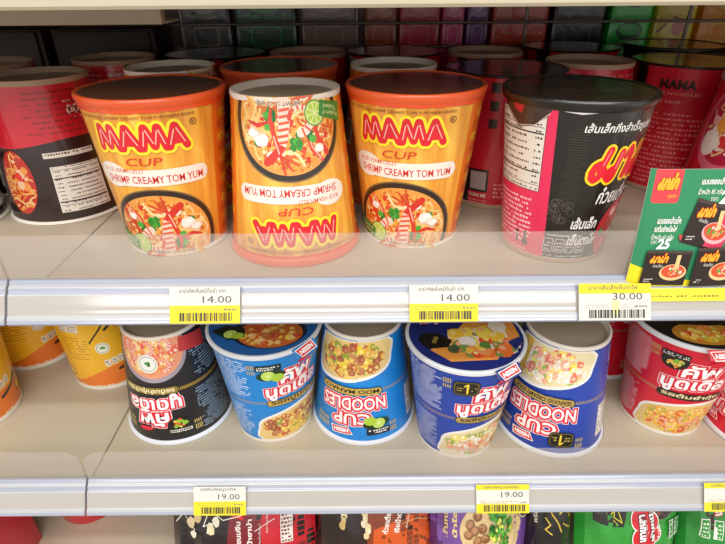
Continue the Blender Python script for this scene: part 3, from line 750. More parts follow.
def cup(kind, name, label, X, Y, z0, face, inv=False, group=None, tab=None):
    """one cup; face = where the middle of its front print lies, degrees to the right of the side seen square on"""
    if kind not in _cups: _cups[kind] = cup_meshes(kind)
    f = _cups[kind]
    spin = math.atan2(X, Y) * -1 + math.radians(face)
    root = empty(name, (X, Y, z0 + .0003 + (f['H'] if inv else 0)), (0, PI if inv else 0, spin))
    tag(root, label, 'cup noodles', group)
    link('printed_wall', f['wall'], root); link('rim', f['rimmesh'], root); link('base', f['basemesh'], root)
    lo = link('lid', f['lidmesh'], root); lo.location = (0, 0, f['lidz']); lo.rotation_euler = (0, 0, -spin if not inv else 0)
    if tab is not None:
        a = Art(); c0 = {'blue': '#1A86D6', 'navy': '#1B2A78', 'nred': '#DC1C34'}[kind]
        a.poly([(-11, .6), (11, .6), (11, -8), (4, -9.6), (-9, -8)], c0); maker_sign(a, .5, -4.2, 1.0, .10)
        ph = -PI / 2 - math.atan2(X, Y) + math.radians(tab); rad = Vector((math.cos(ph), math.sin(ph), 0)); tg = Vector((-math.sin(ph), math.cos(ph), 0))
        def fn(x, y, L): return rad * (.0474 + -y * .00062 + L * .000006) + tg * (x / 1000) + Vector((0, 0, .0010 + y * .0007 + L * .000004))
        me = a.map_mesh('pull_tab', [M['paper']], fn)
        bm = bmesh.new(); bm.from_mesh(me); nb = len(bm.faces)
        back = [fn(x, y, -30) for x, y in ((-11, .6), (11, .6), (11, -8), (4, -9.6), (-9, -8))]; front = [fn(x, y, 1) for x, y in ((-11, .6), (11, .6), (11, -8), (4, -9.6), (-9, -8))]
        B_ = [bm.verts.new(p) for p in back]; F_ = [bm.verts.new(p) for p in front]; bm.faces.new(B_)
        for i in range(5): bm.faces.new((F_[i], B_[i], B_[(i + 1) % 5], F_[(i + 1) % 5]))
        bm.to_mesh(me); bm.free(); at = me.color_attributes['ink']
        for p in me.polygons[nb:]:
            for li in p.loop_indices: at.data[li].color = hexc('#EDEAE4')
        link('pull_tab', me, lo)
    return root

# ================================================================== THE SHELVES
FY = .282            # front edge of every deck
Z0, Z1, Z2, Z3 = .180, 0.0, -.1834, -.366
XL, XR, XS = -.70, .62, -.2197
DEPTH = .82

def rail_prof():
    # (y, z) from the deck's front edge outwards and down; the last points close the channel behind
    return [(y, z * (.9 if z < 0 else 1) + .0027) for y, z in _RP]
_RP = [(.2826, .0005), (.2812, .0008), (.2795, .0000), (.2785, -.0022), (.2772, -.0026), (.2762, -.0036), (.2752, -.0062), (.2742, -.0068), (.2733, -.0078),
            (.2690, -.0160), (.2672, -.0196), (.2660, -.0204), (.2652, -.0222), (.2640, -.0240), (.2646, -.0256), (.2662, -.0254), (.2700, -.0205), (.2826, -.0120)]
RIDX = [2, 2, 2, 0, 0, 2, 2, 0, 1, 1, 0, 0, 2, 2, 2, 2, 2, 2]  # bluish bands near the top put blue-grey shading into the rail's colour
def rail(parent, x0, x1):
    bm = bmesh.new(); P = rail_prof(); n = len(P)
    A = [bm.verts.new((x0, y, z)) for y, z in P]; B = [bm.verts.new((x1, y, z)) for y, z in P]
    for i in range(n):
        f = bm.faces.new((A[i], A[(i + 1) % n], B[(i + 1) % n], B[i])); f.material_index = [0, 1, 2][RIDX[i]]
    bm.faces.new(A[::-1]); bm.faces.new(B)
    return finish('price_rail', bm, [M['rail_a'], M['rail_b'], M['rail_c']], parent, ang=50)
def riser(parent, x0, x1, rl, rr):
    """clear plastic fence standing on the shelf's front edge, corners rounded rl (left) and rr (right)"""
    bm = bmesh.new(); h = .0335; P = [(x0, .0036)]
    P += [(x1, .0036)]
    for c, rad, a0 in ((x1, rr, 0), (x0, rl, 90)):
        sx = -1 if a0 == 0 else 1
        for i in range(7):
            t = math.radians(a0 + 15 * i); P.append((c + sx * rad + rad * math.cos(t), h - rad + rad * math.sin(t)))
    y0, y1 = .2800, .2812
    A = [bm.verts.new((x, y0, z)) for x, z in P]; B = [bm.verts.new((x, y1, z)) for x, z in P]
    n = len(P); bm.faces.new(A); bm.faces.new(B[::-1])
    for i in range(n): bm.faces.new((A[i], B[i], B[(i + 1) % n], A[(i + 1) % n]))
    return finish('clear_riser', bm, M['clear'], parent)
def shelf(label, z, x0, x1, seam_deck, rl=.004, rr=.004, lip=False, has_rail=True, cream=False):
    t = empty('store_shelf', ((x0 + x1) / 2, FY, z)); tag(t, label, 'shelf', 'metal display shelves of the rack')
    ox, oz = (x0 + x1) / 2, z
    def loc(o):
        o.location = (-ox, -FY, 0)
    a, b = seam_deck
    loc(box('deck', a, b, FY + .0008, DEPTH, -.018, 0, M['deck'], t, .0008))
    if has_rail:
        rl_ = rail(t, x0, x1); loc(rl_)
        if cream:
            for k in range(3): rl_.data.materials[k] = M['cream']
        loc(riser(t, x0, x1, rl, rr))
    return t
g = .0009
shelf('middle metal shelf left of the seam, holding the red and black cups', Z1, XL, XS - g, (XL, -.2022), rr=.004)
shelf('middle metal shelf right of the seam, holding the orange cups', Z1, XS + g, XR, (-.2008, XR), rl=.004)
shelf('lower metal shelf left of the seam, holding the yellow cups', Z2, XL, XS - g, (XL, -.2195), rr=.012)
shelf('lower metal shelf right of the seam, holding the blue cups', Z2, XS + g, XR, (-.2181, XR), rl=.016)
shelf('top metal shelf whose front edge crosses the top of the picture', Z0 - .0062, XL, XR, (XL, XR), cream=True)
shelf('bottom metal shelf holding the noodle pouches', Z3, XL, XR, (XL, XR), has_rail=False)
# rack back: panel added far behind to shut out ambient light; uprights
box('wall_back_blocker', XL, XR, .90, .91, -.6, .6, M['wall'])['kind'] = 'structure'
for s_, x in (('left', XL - .012), ('right', XR + .002)):
    box('wall_' + s_, x, x + .01, .262, .90, -.6, .6, M['wall'])['kind'] = 'structure'
box('floor', -1.5, 1.5, -2.2, .9, -.62, -.60, mat('grey_floor', '#8C8478', .4))['kind'] = 'structure'

# ================================================================== CUPS
GO, GR, GB = 'orange noodle cups on the middle shelf', 'red noodle cups behind on the middle shelf', 'noodle cups on the lower shelf'
cup('orange', 'noodle_cup', 'orange noodle cup standing upright, leftmost of the orange ones', -.134, .350, Z1, -17, group=GO)
cup('orange', 'noodle_cup', 'orange noodle cup turned upside down at the front, its bowl picture at the top', -.0478, .344, Z1, 0, True, GO)
cup('orange', 'noodle_cup', 'upright orange noodle cup between the upside-down orange cup and the black cup', .036, .3585, Z1, -11, group=GO)
cup('black', 'noodle_cup', 'glossy black noodle cup with a pink nutrition panel and crumpled film', .1345, .336, Z1, -11)
cup('redblack', 'noodle_cup', 'red and black noodle cup upside down with a white nutrition table', -.244, .4135, Z1, -18, True, GR)
cup('redblack', 'noodle_cup', 'dark noodle cup cut off by the picture edge, nearest the front rail', -.3305, .382, Z1, 150, True, GR)
cup('redblack', 'noodle_cup', 'red noodle cup behind the cut-off dark cup at the left edge', -.318, .475, Z1, 90, True, GR)
cup('red', 'noodle_cup', 'red noodle cup with a SCAN ME square between the orange cup and the black cup', .112, .4275, Z1, -180, False, GR)
cup('red', 'noodle_cup', 'upside-down red noodle cup with pale rim right behind the black cup', .190, .464, Z1, 60, True, GR)
cup('red', 'noodle_cup', 'upright red noodle cup with lines of small print behind the green promotion card', .2725, .458, Z1, -10, False, GR)
cup('red', 'noodle_cup', 'noodle cup with pink soup picture at the right edge above the green card', .2870, .374, Z1, 53, True, GR)
cup('orange', 'noodle_cup', 'upside-down orange noodle cup behind the leftmost orange cup', -.149, .436, Z1, 60, True, GO)
cup('orange', 'noodle_cup', 'upright orange-rimmed noodle cup directly behind the upside-down orange cup', -.064, .440, Z1, 30, False, GO)
cup('orange', 'noodle_cup', 'upside-down noodle cup with pale base behind the third orange cup', .026, .443, Z1, 200, True, GO)
# third and fourth rows deep in the shelf
rows = [(-.222, .505, 1, 'red'), (-.136, .528, 0, 'red'), (-.050, .534, 1, 'redblack'), (.033, .533, 0, 'red'), (.117, .531, 1, 'red'), (.208, .558, 0, 'red'), (.308, .556, 0, 'black'), (.372, .458, 0, 'black')]
where = ['behind the red and black cup with the nutrition table', 'in the third row behind the leftmost orange cup', 'in the third row behind the orange-rimmed cup', 'in the third row behind the third orange cup',
         'in the third row behind the SCAN ME cup', 'in the third row behind the pale rimmed upside-down red cup', 'in the third row behind the small print cup', 'at the far right beside the small print cup']
for (x, y, i, k), wh in zip(rows, where):
    cup(k, 'noodle_cup', ('dark upside-down noodle cup ' if i else 'dark upright noodle cup ') + wh, x, y, Z1, x * 900, bool(i), 'dark back row of cups')

cup('yellow', 'noodle_cup', 'yellow noodle cup at the left edge, nearest of the yellow cups', -.3625, .362, Z2, 25, False, GB)
cup('yellow', 'noodle_cup', 'yellow and orange noodle cup in the middle of the three yellow ones', -.350, .455, Z2, 12, False, GB)
cup('yellow', 'noodle_cup', 'yellow noodle cup with lines of print, directly left of the black cup', -.256, .4255, Z2, -5, False, GB)
cup('nblack', 'noodle_cup', 'black noodle cup turned upside down beside the yellow cups', -.1685, .363, Z2, -30, True, GB)
cup('blue', 'noodle_cup', 'light blue upright noodle cup with Thai lettering', -.0805, .352, Z2, 22, False, GB, tab=34)
cup('blue', 'noodle_cup', 'light blue noodle cup upside down reading MOO MANAO', .0, .361, Z2, 172, True, GB)
cup('navy', 'noodle_cup', 'navy blue upright noodle cup with chunky food on its lid', .0805, .333, Z2, 30, False, GB, tab=42)
cup('navy', 'noodle_cup', 'navy blue noodle cup upside down reading SEAFOOD CREAMY SOUP', .166, .346, Z2, 176, True, GB)
cup('nred', 'noodle_cup', 'upright red noodle cup with Thai lettering, largest red one on the lower shelf', .271, .355, Z2, 22, False, GB, tab=33)
cup('nred', 'noodle_cup', 'red noodle cup standing behind between the navy cup and the big red cup', .243, .442, Z2, 90, True, GB)
cup('nred', 'noodle_cup', 'red noodle cup at the right edge cut off by the picture', .352, .338, Z2, 150, True, GB)

# ================================================================== PRICE TAGS
def rail_frame(z):
    """origin and axes of the sloping label face of a rail"""
    a, b = Vector((0, .2733, -.0070)), Vector((0, .2672, -.01764)); up = (a - b).normalized(); n = Vector((1, 0, 0)).cross(up)
    return Vector((0, .2697, -.0093 + z)), up, n
def price_tag(label, x, z, price, style, wd=.0430, ht=.0225, title='มาม่าคัพเส้นหมี่ต้มยำ'):
    o0, up, n = rail_frame(z); a = Art(); r = random.Random(int(x * 1e4)); W, H = wd * 500, ht * 500
    yel = '#E6D21A'
    a.rect(-W, -H, W, H, '#D8D5CC')
    if style == 'low': a.rect(-W, -H, W, -H * .02, yel)
    elif style == 'top': a.rect(-W, H * .45, W, H, yel); a.rect(-2, -H * .7, 3, H * .1, '#F4F0A0')
    else: a.rect(-W, H * .62, W, H, yel); a.rect(-W, -H, W, -H * .35, yel)
    ty = H * .80
    a.text(title, -W * .05, ty, W * 1.35, H * .26, '#5A5850', .01, res=1)
    a.text(price, W * .35, H * .30, W * .82, H * .38, '#4A4844', .0)
    a.dashes(-W * .85, -H * .32, W * .6, -H * .08, 2, '#B8A84A' if style != 'top' else '#A8A498', r, .5)
    a.dashes(W * .55, -H * .3, W * .9, -H * .08, 1, '#8A8468', r, .5)
    a.barcode(-W * .72, -H * .88, W * .84, -H * .42, '#35332A', r, .42)
    base = o0 + n * .0018
    me = a.map_mesh('price_tag', [M['card']], lambda X, Y, L: Vector((X / 1000, 0, 0)) + up * (Y / 1000) + n * (L * .000008 + .0001))
    bm = bmesh.new(); bm.from_mesh(me)
    # card body behind the print
    c = [Vector((sx * wd / 2, 0, 0)) + up * (sy * ht / 2) for sx, sy in ((-1, -1), (1, -1), (1, 1), (-1, 1))]
    F_ = [bm.verts.new(p + n * .0001) for p in c]; B_ = [bm.verts.new(p - n * .0003) for p in c]
    for i in range(4): bm.faces.new((F_[i], B_[i], B_[(i + 1) % 4], F_[(i + 1) % 4]))
    bm.faces.new(B_[::-1])
    bm.to_mesh(me); bm.free(); at = me.color_attributes['ink']
    for p in me.polygons[-5:]:
        for li in p.loop_indices: at.data[li].color = hexc('#F4F2EA')
    o = link('price_tag', me); o.location = base + Vector((x, 0, 0))
    return tag(o, label, 'price tag', 'paper price tags in the shelf rails')
def tagx(px, drop): return (px - 362.5) / 523 * (.2694 * .8678 + drop * .497)
U, D = CAMH + .014, CAMH + .014 - Z2
price_tag('white and yellow price tag reading 14.00 below the leftmost orange cup', tagx(206.5, U), Z1, '14.00', 'low', title='มาม่าคัพเส้นหมี่ต้มยำ 60ก.')
price_tag('white and yellow price tag reading 14.00 below the third orange cup', tagx(442.5, U), Z1, '14.00', 'low', .0420, title='มาม่าคัพเส้นหมี่ต้มยำ 60ก.')
price_tag('price tag reading 30.00 with a yellow top strip', tagx(611.5, U), Z1, '30.00', 'top', .0440, title='มาม่าเส้นเล็กเย็นตาโฟ')
price_tag('price tag reading 19.00 without a yellow top strip', tagx(219.5, D), Z2, '19.00', 'low', .0410, title='นิสซินคัพนูดเดิล')
price_tag('price tag reading 19.00 with yellow strips at top and bottom', tagx(499.5, D), Z2, '19.00', 'both', .0415, title='นิสซินคัพนูดเดิลซีฟู้ด')
price_tag('yellow banded price tag cut off by the right edge', tagx(725, D), Z2, '19.00', 'both', .0415, title='นิสซินคัพนูดเดิล')
# yellow strip beside the 30.00 tag
o0, up, n = rail_frame(Z1)
a = Art(); a.rect(-34, -4, 34, 4, '#F5E02A'); a.dashes(-30, -1.5, 20, 1, 1, '#8A7A20', random.Random(3))
me = a.map_mesh('yellow_strip', [M['card']], lambda X, Y, L: Vector((X / 1000, 0, 0)) + up * (Y / 1000) + n * (L * .00001))
o = link('yellow_strip', me); o.location = o0 + up * .0040 + n * .0008 + Vector((.2070, 0, 0)); 
tag(o, 'narrow yellow paper strip lying in the rail under the green card', 'paper strip')

# ================================================================== PROMOTION CARD
def mini_pack(a, r, x, y, w, h, rot=0.0, pink=True):
    c, q = math.cos(rot), math.sin(rot); T = lambda u, v: (x + c * u * w - q * v * h, y + q * u * w + c * v * h)
    Q = lambda *p: [T(*e) for e in p]
    a.poly(Q((-.5, -.5), (.5, -.5), (.5, .5), (-.5, .5)), '#2A1C18'); a.poly(Q((-.5, .42), (.5, .42), (.5, .5), (-.5, .5)), '#4A3A34')
    if pink: a.poly(Q((.05, -.45), (.5, -.45), (.5, .42), (.2, .42)), '#D83A5A')
    bx, by = T(.18, -.12); a.ell(bx, by, w * .30, h * .24, '#F0B0B4' if pink else '#E8C890', 20, rot); a.ell(bx, by + h * .03, w * .26, h * .19, '#D8502E', 20, rot)
    noodles(a, r, bx, by + h * .03, w * .24, h * .17, ['#F6D9A6', '#F2C08A', '#F4A85A'], 14, .7, 6); scatter(a, r, bx, by + h * .03, w * .22, h * .14, ['#F4E6D8', '#5AA040', '#E8442E'], 9, .6, 1.5)
    a.stroke([(bx + w * .05, by + h * .1), (bx + w * .05, by + h * .5)], w * .09, '#F4C88A', cap=False)
    lx, ly = T(-.2, .25); thai_logo(a, lx, ly, w * .38, h * .17, h * .05, core='#F2B02A', edge='#C83A1C', hi=False)
    a.text('ก๋วยเตี๋ยว', T(-.2, .08)[0], T(-.2, .08)[1], w * .22, h * .09, '#F0EAE0', rot=rot, res=1)
    dx, dy = T(-.33, -.33); a.dashes(dx - w * .1, dy - h * .06, dx + w * .1, dy + h * .06, 2, '#E8E2D8', r)
a = Art(); r = random.Random(41)
a.rect(0, 0, 84, 82, '#2E8A5C')
a.poly([(0, 0), (84, 0), (84, 5), (40, 8), (14, 15), (0, 19)], '#F2E022')
a.rrect(3, 61, 24, 82.5, 2, '#E8424A'); thai_logo(a, 13.5, 73, 15, 6.4, 2.0, core='#F6B42A', edge='#B81C22', hi=False); a.text('คู่ครัว', 18, 65.4, 7, 3, '#F6D02A', res=1)
a.text('แบบซองเส้นใหญ่เย็นตาโฟ', 60, 74.5, 42, 5.0, '#F4F4EE', .03, res=1); a.text('น้ำหนัก 85 กรัม', 48, 68.5, 20, 3.8, '#F4F4EE', .01, res=1); a.text('ราคา', 52, 63.5, 5.6, 2.6, '#F4F4EE', res=1); a.text('25', 62.5, 64.8, 10.5, 8.0, '#FFFFFF', .04, shear=.12)
a.text('แบบซองเส้นเล็ก', 20.5, 50, 19, 4.6, '#F4F4EE', .03, res=1); a.text('รสต้มยำหม้อไฟ', 19, 44.5, 18, 4.4, '#F4F4EE', .03, res=1); a.text('น้ำหนัก 60 กรัม', 18, 39, 18, 3.6, '#F4F4EE', .01, res=1); a.text('ราคา', 12, 35.2, 5, 2.4, '#F4F4EE', res=1); a.text('25', 20.5, 34, 9.5, 6.6, '#FFFFFF', .04, shear=.12)
a.poly([(31, 40), (35.4, 40), (34, 34.6)], '#E8424A')
mini_pack(a, r, 54, 46, 36, 30, -.22); mini_pack(a, r, 27, 17, 38, 25, -.02, False); mini_pack(a, r, 68, 18, 36, 28, .02, False)
def card_fn(X, Y, L):
    t = max(0, (8 - X) / 8)             # the left edge is curled a little towards the back
    return Vector((X / 1000 - .001 * t * t, -L * .000006 + .0022 * t * t + .004 * (Y / 82) ** 2, Y / 1000))
me = a.map_mesh('promotion_card', [M['card']], card_fn, (0, 0, 84, 82), [2, 4, 6, 8], [10 * k for k in range(1, 9)])
bm = bmesh.new(); bm.from_mesh(me)
# paper back
nb = len(bm.faces); G = {}
for i, X in enumerate((0, 2, 4, 6, 8, 84)):
    for j in range(9):
        Yv = min(10 * j, 82) if j < 8 else 82; G[i, j] = bm.verts.new(card_fn(X, Yv, -60))
for i in range(5):
    for j in range(8): bm.faces.new((G[i, j], G[i, j + 1], G[i + 1, j + 1], G[i + 1, j]))
bm.to_mesh(me); bm.free()
at = me.color_attributes['ink']
for p in me.polygons[nb:]:
    for li in p.loop_indices: at.data[li].color = hexc('#E8E6DE')
card = link('promotion_card', me); card.location = (.1635, .2755, -.0045); card.scale = (.72, 1, .92); card.rotation_euler = (math.radians(-1.5), 0, 0)
tag(card, 'green promotion card with yellow foot and small pack pictures clipped to the rail', 'promotion card')

# ================================================================== BOTTOM POUCHES
def pouch(name, label, x, y, z, wd, ht, art, rot=(0, 0, 0), group='noodle pouches on the bottom shelf', depth=.026):
    """pillow pouch standing on its lower seal; art drawn in a wd x ht box, origin lower left, mm"""
    W, H = wd * 1000, ht * 1000; rnd = random.Random(int(W * H)); n1, n2 = 18, 20
    wob = {}
    ph = [rnd.random() * 6 for _ in range(6)]
    def surf(X, Y, side=1):
        u, v = X / W, Y / H; cl = lambda q: max(0.0, min(1.0, q))
        b = (max(0, math.sin(PI * cl(u))) ** .55) * (max(0, math.sin(PI * cl((v - .05) / .9))) ** .6)
        wr = .0016 * math.sin(u * 17 + ph[0] + 3 * v) * math.sin(v * 9 + ph[1]) + .0011 * math.sin(u * 31 + v * 12 + ph[2])
        wr *= (.35 + (1 - b) * 1.2)
        zz = Y / 1000 - (.003 * math.sin(u * 9 + ph[3]) if v > .9 else 0)
        return Vector(((X - W / 2) / 1000 * (1 - .05 * b), -side * depth * b + wr, zz))
    def fn(X, Y, L):
        p = surf(X, Y); return p + Vector((0, -L * .00003, 0))
    me = art.map_mesh(name, [M['foil']], fn, (0, 0, W, H), [W * k / n1 for k in range(1, n1)], [H * k / n2 for k in range(1, n2)])
    o = link('front_panel', me)
    bm = bmesh.new(); G = {}
    for i in range(n1 + 1):
        for j in range(n2 + 1): G[i, j] = bm.verts.new(surf(W * i / n1, H * j / n2, -1) + Vector((0, .0004, 0)))
    for i in range(n1):
        for j in range(n2): bm.faces.new((G[i, j], G[i, j + 1], G[i + 1, j + 1], G[i + 1, j]))
    t = empty(name, (x, y, z), rot); tag(t, label, 'noodle pouch', group); o.parent = t
    finish('back_panel', bm, mat('pouch_back', art.backc, .35, coat=.4), t)
    return t
PW, PH = .150, .118      # pouch size; tops reach just above the lower rail's lower edge
def pa(col, back=None):
    a = Art(); a.rect(0, 0, PW * 1000, PH * 1000, col); a.backc = back or col; return a
W, H = 150, 118
def crimp(a, c='#FFFFFF'):
    for k in range(3): a.rect(0, H - 2.0 - k * 2.2, W, H - 1.5 - k * 2.2, c)
PX = .00096
def place(px): return (px - 362.5) * PX
def art1():
    r = random.Random(51); a = pa('#1A0F10', '#7A1018'); B = 50
    a.poly([(56, 0), (150, 0), (150, 118), (70, 118)], '#7E1420'); a.poly([(100, 0), (150, 0), (150, 118), (96, 118)], '#C81428')
    a.poly([(66, 90), (80, 90), (80, 72), (68, 76)], '#E0142C')
    a.stroke([(4, 62), (14, 74), (20, 66), (26, 60), (20, 50)], 1.0, '#F2EADC'); a.stroke([(34, 92), (44, 80), (58, 72), (76, 76), (92, 88)], .9, '#F2EADC')
    for x, y, q in ((22, 66, 5), (30, 72, 4), (44, 62, 5), (50, 70, 4), (24, 54, 4)): blob(a, r, x, y, q, r.choice(['#E8D8A8', '#D9BE84', '#F2EAD4']), 7, 1.3)
    a.stroke([(40, 74), (36, 64), (46, 68), (40, 58)], 1.0, '#F4EEE2')
    a.text('ขนมจีน', 74, 60, 22, 5.5, '#F6E8E0', .04, rot=PI / 2); a.text('น้ำยาป่า', 86, 60, 26, 5.5, '#F6E8E0', .04, rot=PI / 2); a.text('กึ่งสำเร็จรูป', 97, 58, 20, 2.8, '#F6E8E0', rot=PI / 2, res=1)
    a.text('รสเข้มข้น', 104, 68, 18, 2.6, '#F6E8E0', rot=PI / 2, res=1)
    a.rect(118, 46, 130, 82, '#EDE6DC'); a.dashes(119, 47, 129, 81, 9, '#7A2A2A', r, .7); a.stroke([(92, 62), (112, 72)], .7, '#F6E8E0')
    return a
def art2():
    r = random.Random(52); a = pa('#2A1610', '#5A2A14')
    a.poly([(52, 0), (150, 0), (150, 118), (58, 118)], '#8A3814'); a.poly([(60, 0), (150, 0), (150, 64), (100, 70), (64, 58)], '#D85A1A')
    a.poly([(0, 0), (52, 0), (46, 118), (0, 118)], '#24130F')
    for x, y in ((28, 70), (52, 74), (54, 62)): 
        for k in range(3): blob(a, r, x + r.random() * 4, y - k * 5, 3.4, r.choice(['#E8D2A0', '#D8B878', '#F2E6C4']), 7, 1.2)
    a.stroke([(24, 80), (30, 70), (34, 80)], 1, '#F2E6C4'); a.stroke([(50, 90), (56, 70), (58, 50)], 1.2, '#E8D2A0')
    a.text('ก๋วยเตี๋ยว', 78, 66, 24, 6.0, '#F8EFE4', .04, rot=PI / 2 - .2); a.text('เรือน้ำตก', 90, 66, 22, 6.0, '#F8EFE4', .04, rot=PI / 2 - .2)
    a.text('สูตรเข้มข้น', 101, 66, 18, 3, '#F8EFE4', .01, rot=PI / 2 - .2, res=1); a.stroke([(94, 62), (110, 66), (122, 60)], .6, '#F2C890')
    return a
def art3():
    r = random.Random(53); a = pa('#7A4FA0', '#6A4490')
    a.poly([(0, 0), (14, 0), (20, 118), (0, 118)], '#5A2A6A')
    a.text('เส้นหมี่', 16, 62, 30, 5.5, '#F2D48A', .04, rot=PI / 2); a.text('น้ำใส', 27, 64, 26, 5.5, '#F2D48A', .04, rot=PI / 2)
    a.ell(75, 58, 42, 30, '#E8C890', 40)
    noodles(a, r, 88, 62, 26, 22, ['#F2E6B4', '#E4D48C'], 26, 1.4, 14)
    for x, y in ((46, 66), (56, 74), (52, 60), (62, 62), (44, 56), (66, 52), (56, 50)): a.ell(x, y, 6, 5, '#8A5A34', 14, .3); a.ell(x - .8, y + 1, 4.4, 3.4, '#B88458', 12, .3)
    for k in range(26): leaf(a, r, 72 + r.random() * 28, 46 + r.random() * 34, 3.6)
    scatter(a, r, 86, 64, 20, 16, ['#B8CC3A', '#DCE05A', '#7AAE34'], 18, 1.2, 2.8)
    a.ell(118, 76, 8, 8, '#1A1414', 20); a.ring(118, 76, 7, 7, 1, '#F2EAD8', 20); a.stroke([(115, 74), (118, 79), (121, 73)], 1, '#F2EAD8')
    return a
def art4():
    r = random.Random(54); a = pa('#14100E', '#14100E')
    for x in (75,): 
        a.rect(56, 40, 61, 90, '#2A2420'); a.text('พรีเมียม', 58, 70, 24, 3, '#EDE4D4', .02, rot=PI / 2, res=1)
        a.stroke([(68, 84), (72, 70), (78, 62), (82, 52)], 1.5, '#D8B040'); a.stroke([(76, 88), (84, 78), (80, 70), (88, 74), (92, 64)], 1.5, '#E8C850')
        a.stroke([(84, 60), (92, 54), (96, 62), (90, 68)], 1.3, '#D8B040'); a.stroke([(66, 66), (70, 60), (66, 54), (72, 50)], 1.3, '#E8C850')
        a.stroke([(90, 86), (96, 78), (100, 84)], 1.2, '#D8B040'); a.dashes(64, 76, 74, 90, 3, '#E8E0D0', r, .6)
    return a
def art5():
    r = random.Random(55); a = pa('#2E9A34', '#2E9A34')
    a.poly([(12, 118), (62, 118), (60, 78), (54, 62), (40, 60), (16, 64)], '#1A1410')
    a.stroke([(20, 84), (34, 72), (46, 64)], .9, '#E8D84A'); a.stroke([(44, 90), (42, 70), (52, 66), (46, 80), (36, 70)], 1.2, '#E4DC3C'); a.stroke([(16, 76), (26, 80), (34, 90)], .7, '#EDE8DC')
    a.ell(112, 84, 34, 16, '#3A1A12', 30); scatter(a, r, 112, 84, 32, 14, ['#7A3A2A', '#5A2A1C', '#9A5A44', '#2A120C'], 36, 2, 5)
    for x, y, q in ((74, 70, 11), (84, 74, 10), (96, 66, 11), (92, 52, 12), (76, 52, 11), (104, 54, 8)): a.ell(x, y, q, q, '#F8F2EA', 22)
    for x, y, q in ((74, 70, 9.4), (84, 74, 8.4), (96, 66, 9.4), (92, 52, 10.4), (76, 52, 9.4), (104, 54, 6.4)): a.ell(x, y, q, q, '#D8182A', 22)
    a.text('เกาเหลา', 80, 62, 26, 8, '#FFFFFF', .05, ((.14, '#5A0A10'),), rot=PI / 2 + .1); a.text('เส้นหมี่', 95, 62, 26, 7, '#FFFFFF', .05, ((.14, '#5A0A10'),), rot=PI / 2 + .1)
    a.text('น้ำใส', 107, 56, 16, 3.4, '#FFFFFF', .02, rot=PI / 2, res=1)
    for x in (124, 136): a.rect(x, 48, x + 9, 66, '#F2F2EA'); a.rect(x + 1, 49, x + 8, 65, '#2E9A34'); a.dashes(x + 1.6, 50, x + 7.4, 64, 4, '#F2F2EA', r)
    return a
def art6():
    r = random.Random(56); a = pa('#3A2018', '#2A1812')
    a.poly([(0, 0), (60, 0), (40, 118), (0, 118)], '#2A8A34')
    for x in (16, 30): a.rect(x, 44, x + 10, 64, '#F2F2EA'); a.rect(x + 1, 45, x + 9, 63, '#2E9A34'); a.dashes(x + 2, 46, x + 8, 62, 4, '#F2F2EA', r)
    a.text('เกาเหลา', 30, 84, 30, 7, '#F4E8E0', .05, ((.14, '#B01820'),), rot=PI / 2 + .3); a.stroke([(58, 84), (70, 70), (66, 60), (78, 56)], 1.6, '#E8D8C0')
    return a
PY = .3105; LEAN = (math.radians(-25), 0, 0)
for nm, lab, px, wd, fn, dy in (
    ('noodle_pouch', 'dark red and black noodle pouch with white Thai print, below the light blue cup', 237, .142, art1, 0),
    ('noodle_pouch', 'brown and orange noodle pouch between the dark red and the purple pouch', 372, .120, art2, .004),
    ('noodle_pouch', 'purple noodle pouch with green vegetables and brown nuts', 481, .096, art3, 0),
    ('noodle_pouch', 'narrow strip of black pouch with gold script', 555, .050, art4, .006),
    ('noodle_pouch', 'green noodle pouch with red cloud lettering', 636, .102, art5, 0),
    ('noodle_pouch', 'dark pouch with green side at the bottom right corner', 728, .070, art6, .004)):
    a = fn(); W0 = 150
    # squeeze the layout to the pouch's own width
    if fn is art4: f0, f1 = 50, 100
    else: f0, f1 = 0, {'art1': 150, 'art2': 128, 'art3': 126, 'art5': 150, 'art6': 90}[fn.__name__]
    k = wd * 1000 / (f1 - f0)
    a.F = [([((x - f0) * k, y) for x, y in pts], fa, c_, L, mi) for pts, fa, c_, L, mi in a.F]
    pouch(nm, lab, place(px), PY + dy, Z3 + .0025, wd, .118, a, LEAN)
# red carton at the bottom left
t = empty('red_carton', (-.392, .325, Z3 + .0003)); tag(t, 'red carton with a white framed label in the bottom left corner', 'carton')
a = Art(); r = random.Random(61); a.rect(-40, 0, 40, 120, '#D8404A'); a.rrect(-6, 62, 30, 98, 5, '#F2E8E0'); a.rrect(-4.5, 63.5, 28.5, 96.5, 4, '#C8606A'); a.dashes(-2, 74, 26, 92, 3, '#F4E4DC', r); a.dashes(-30, 30, 30, 52, 4, '#F2B8B0', r)
me = a.map_mesh('front_panel', [M['card']], lambda X, Y, L: Vector((X / 1000, -.0305 - L * .00001, Y / 1000)))
link('front_panel', me, t)
box('carton_body', -.040, .040, -.030, .030, 0, .120, mat('red_carton', '#C8303C', .45, coat=.2), t, .001)
t = empty('red_bowl', (-.318, .405, Z3 + .0003)); tag(t, 'red and white noodle bowl showing just below the lower rail at the left', 'noodle bowl')
link('bowl_wall', lathe_mesh('bowl_wall', [(.035, 0), (.050, .060), (.0535, .085), (.0545, .086), (.0545, .089), (.052, .089), (.050, .085), (0, .085)], [mat('red_bowl', '#C81C2C', .35, coat=.4), M['white_rim']], matidx=[0, 0, 0, 1, 1, 1, 1]), t)

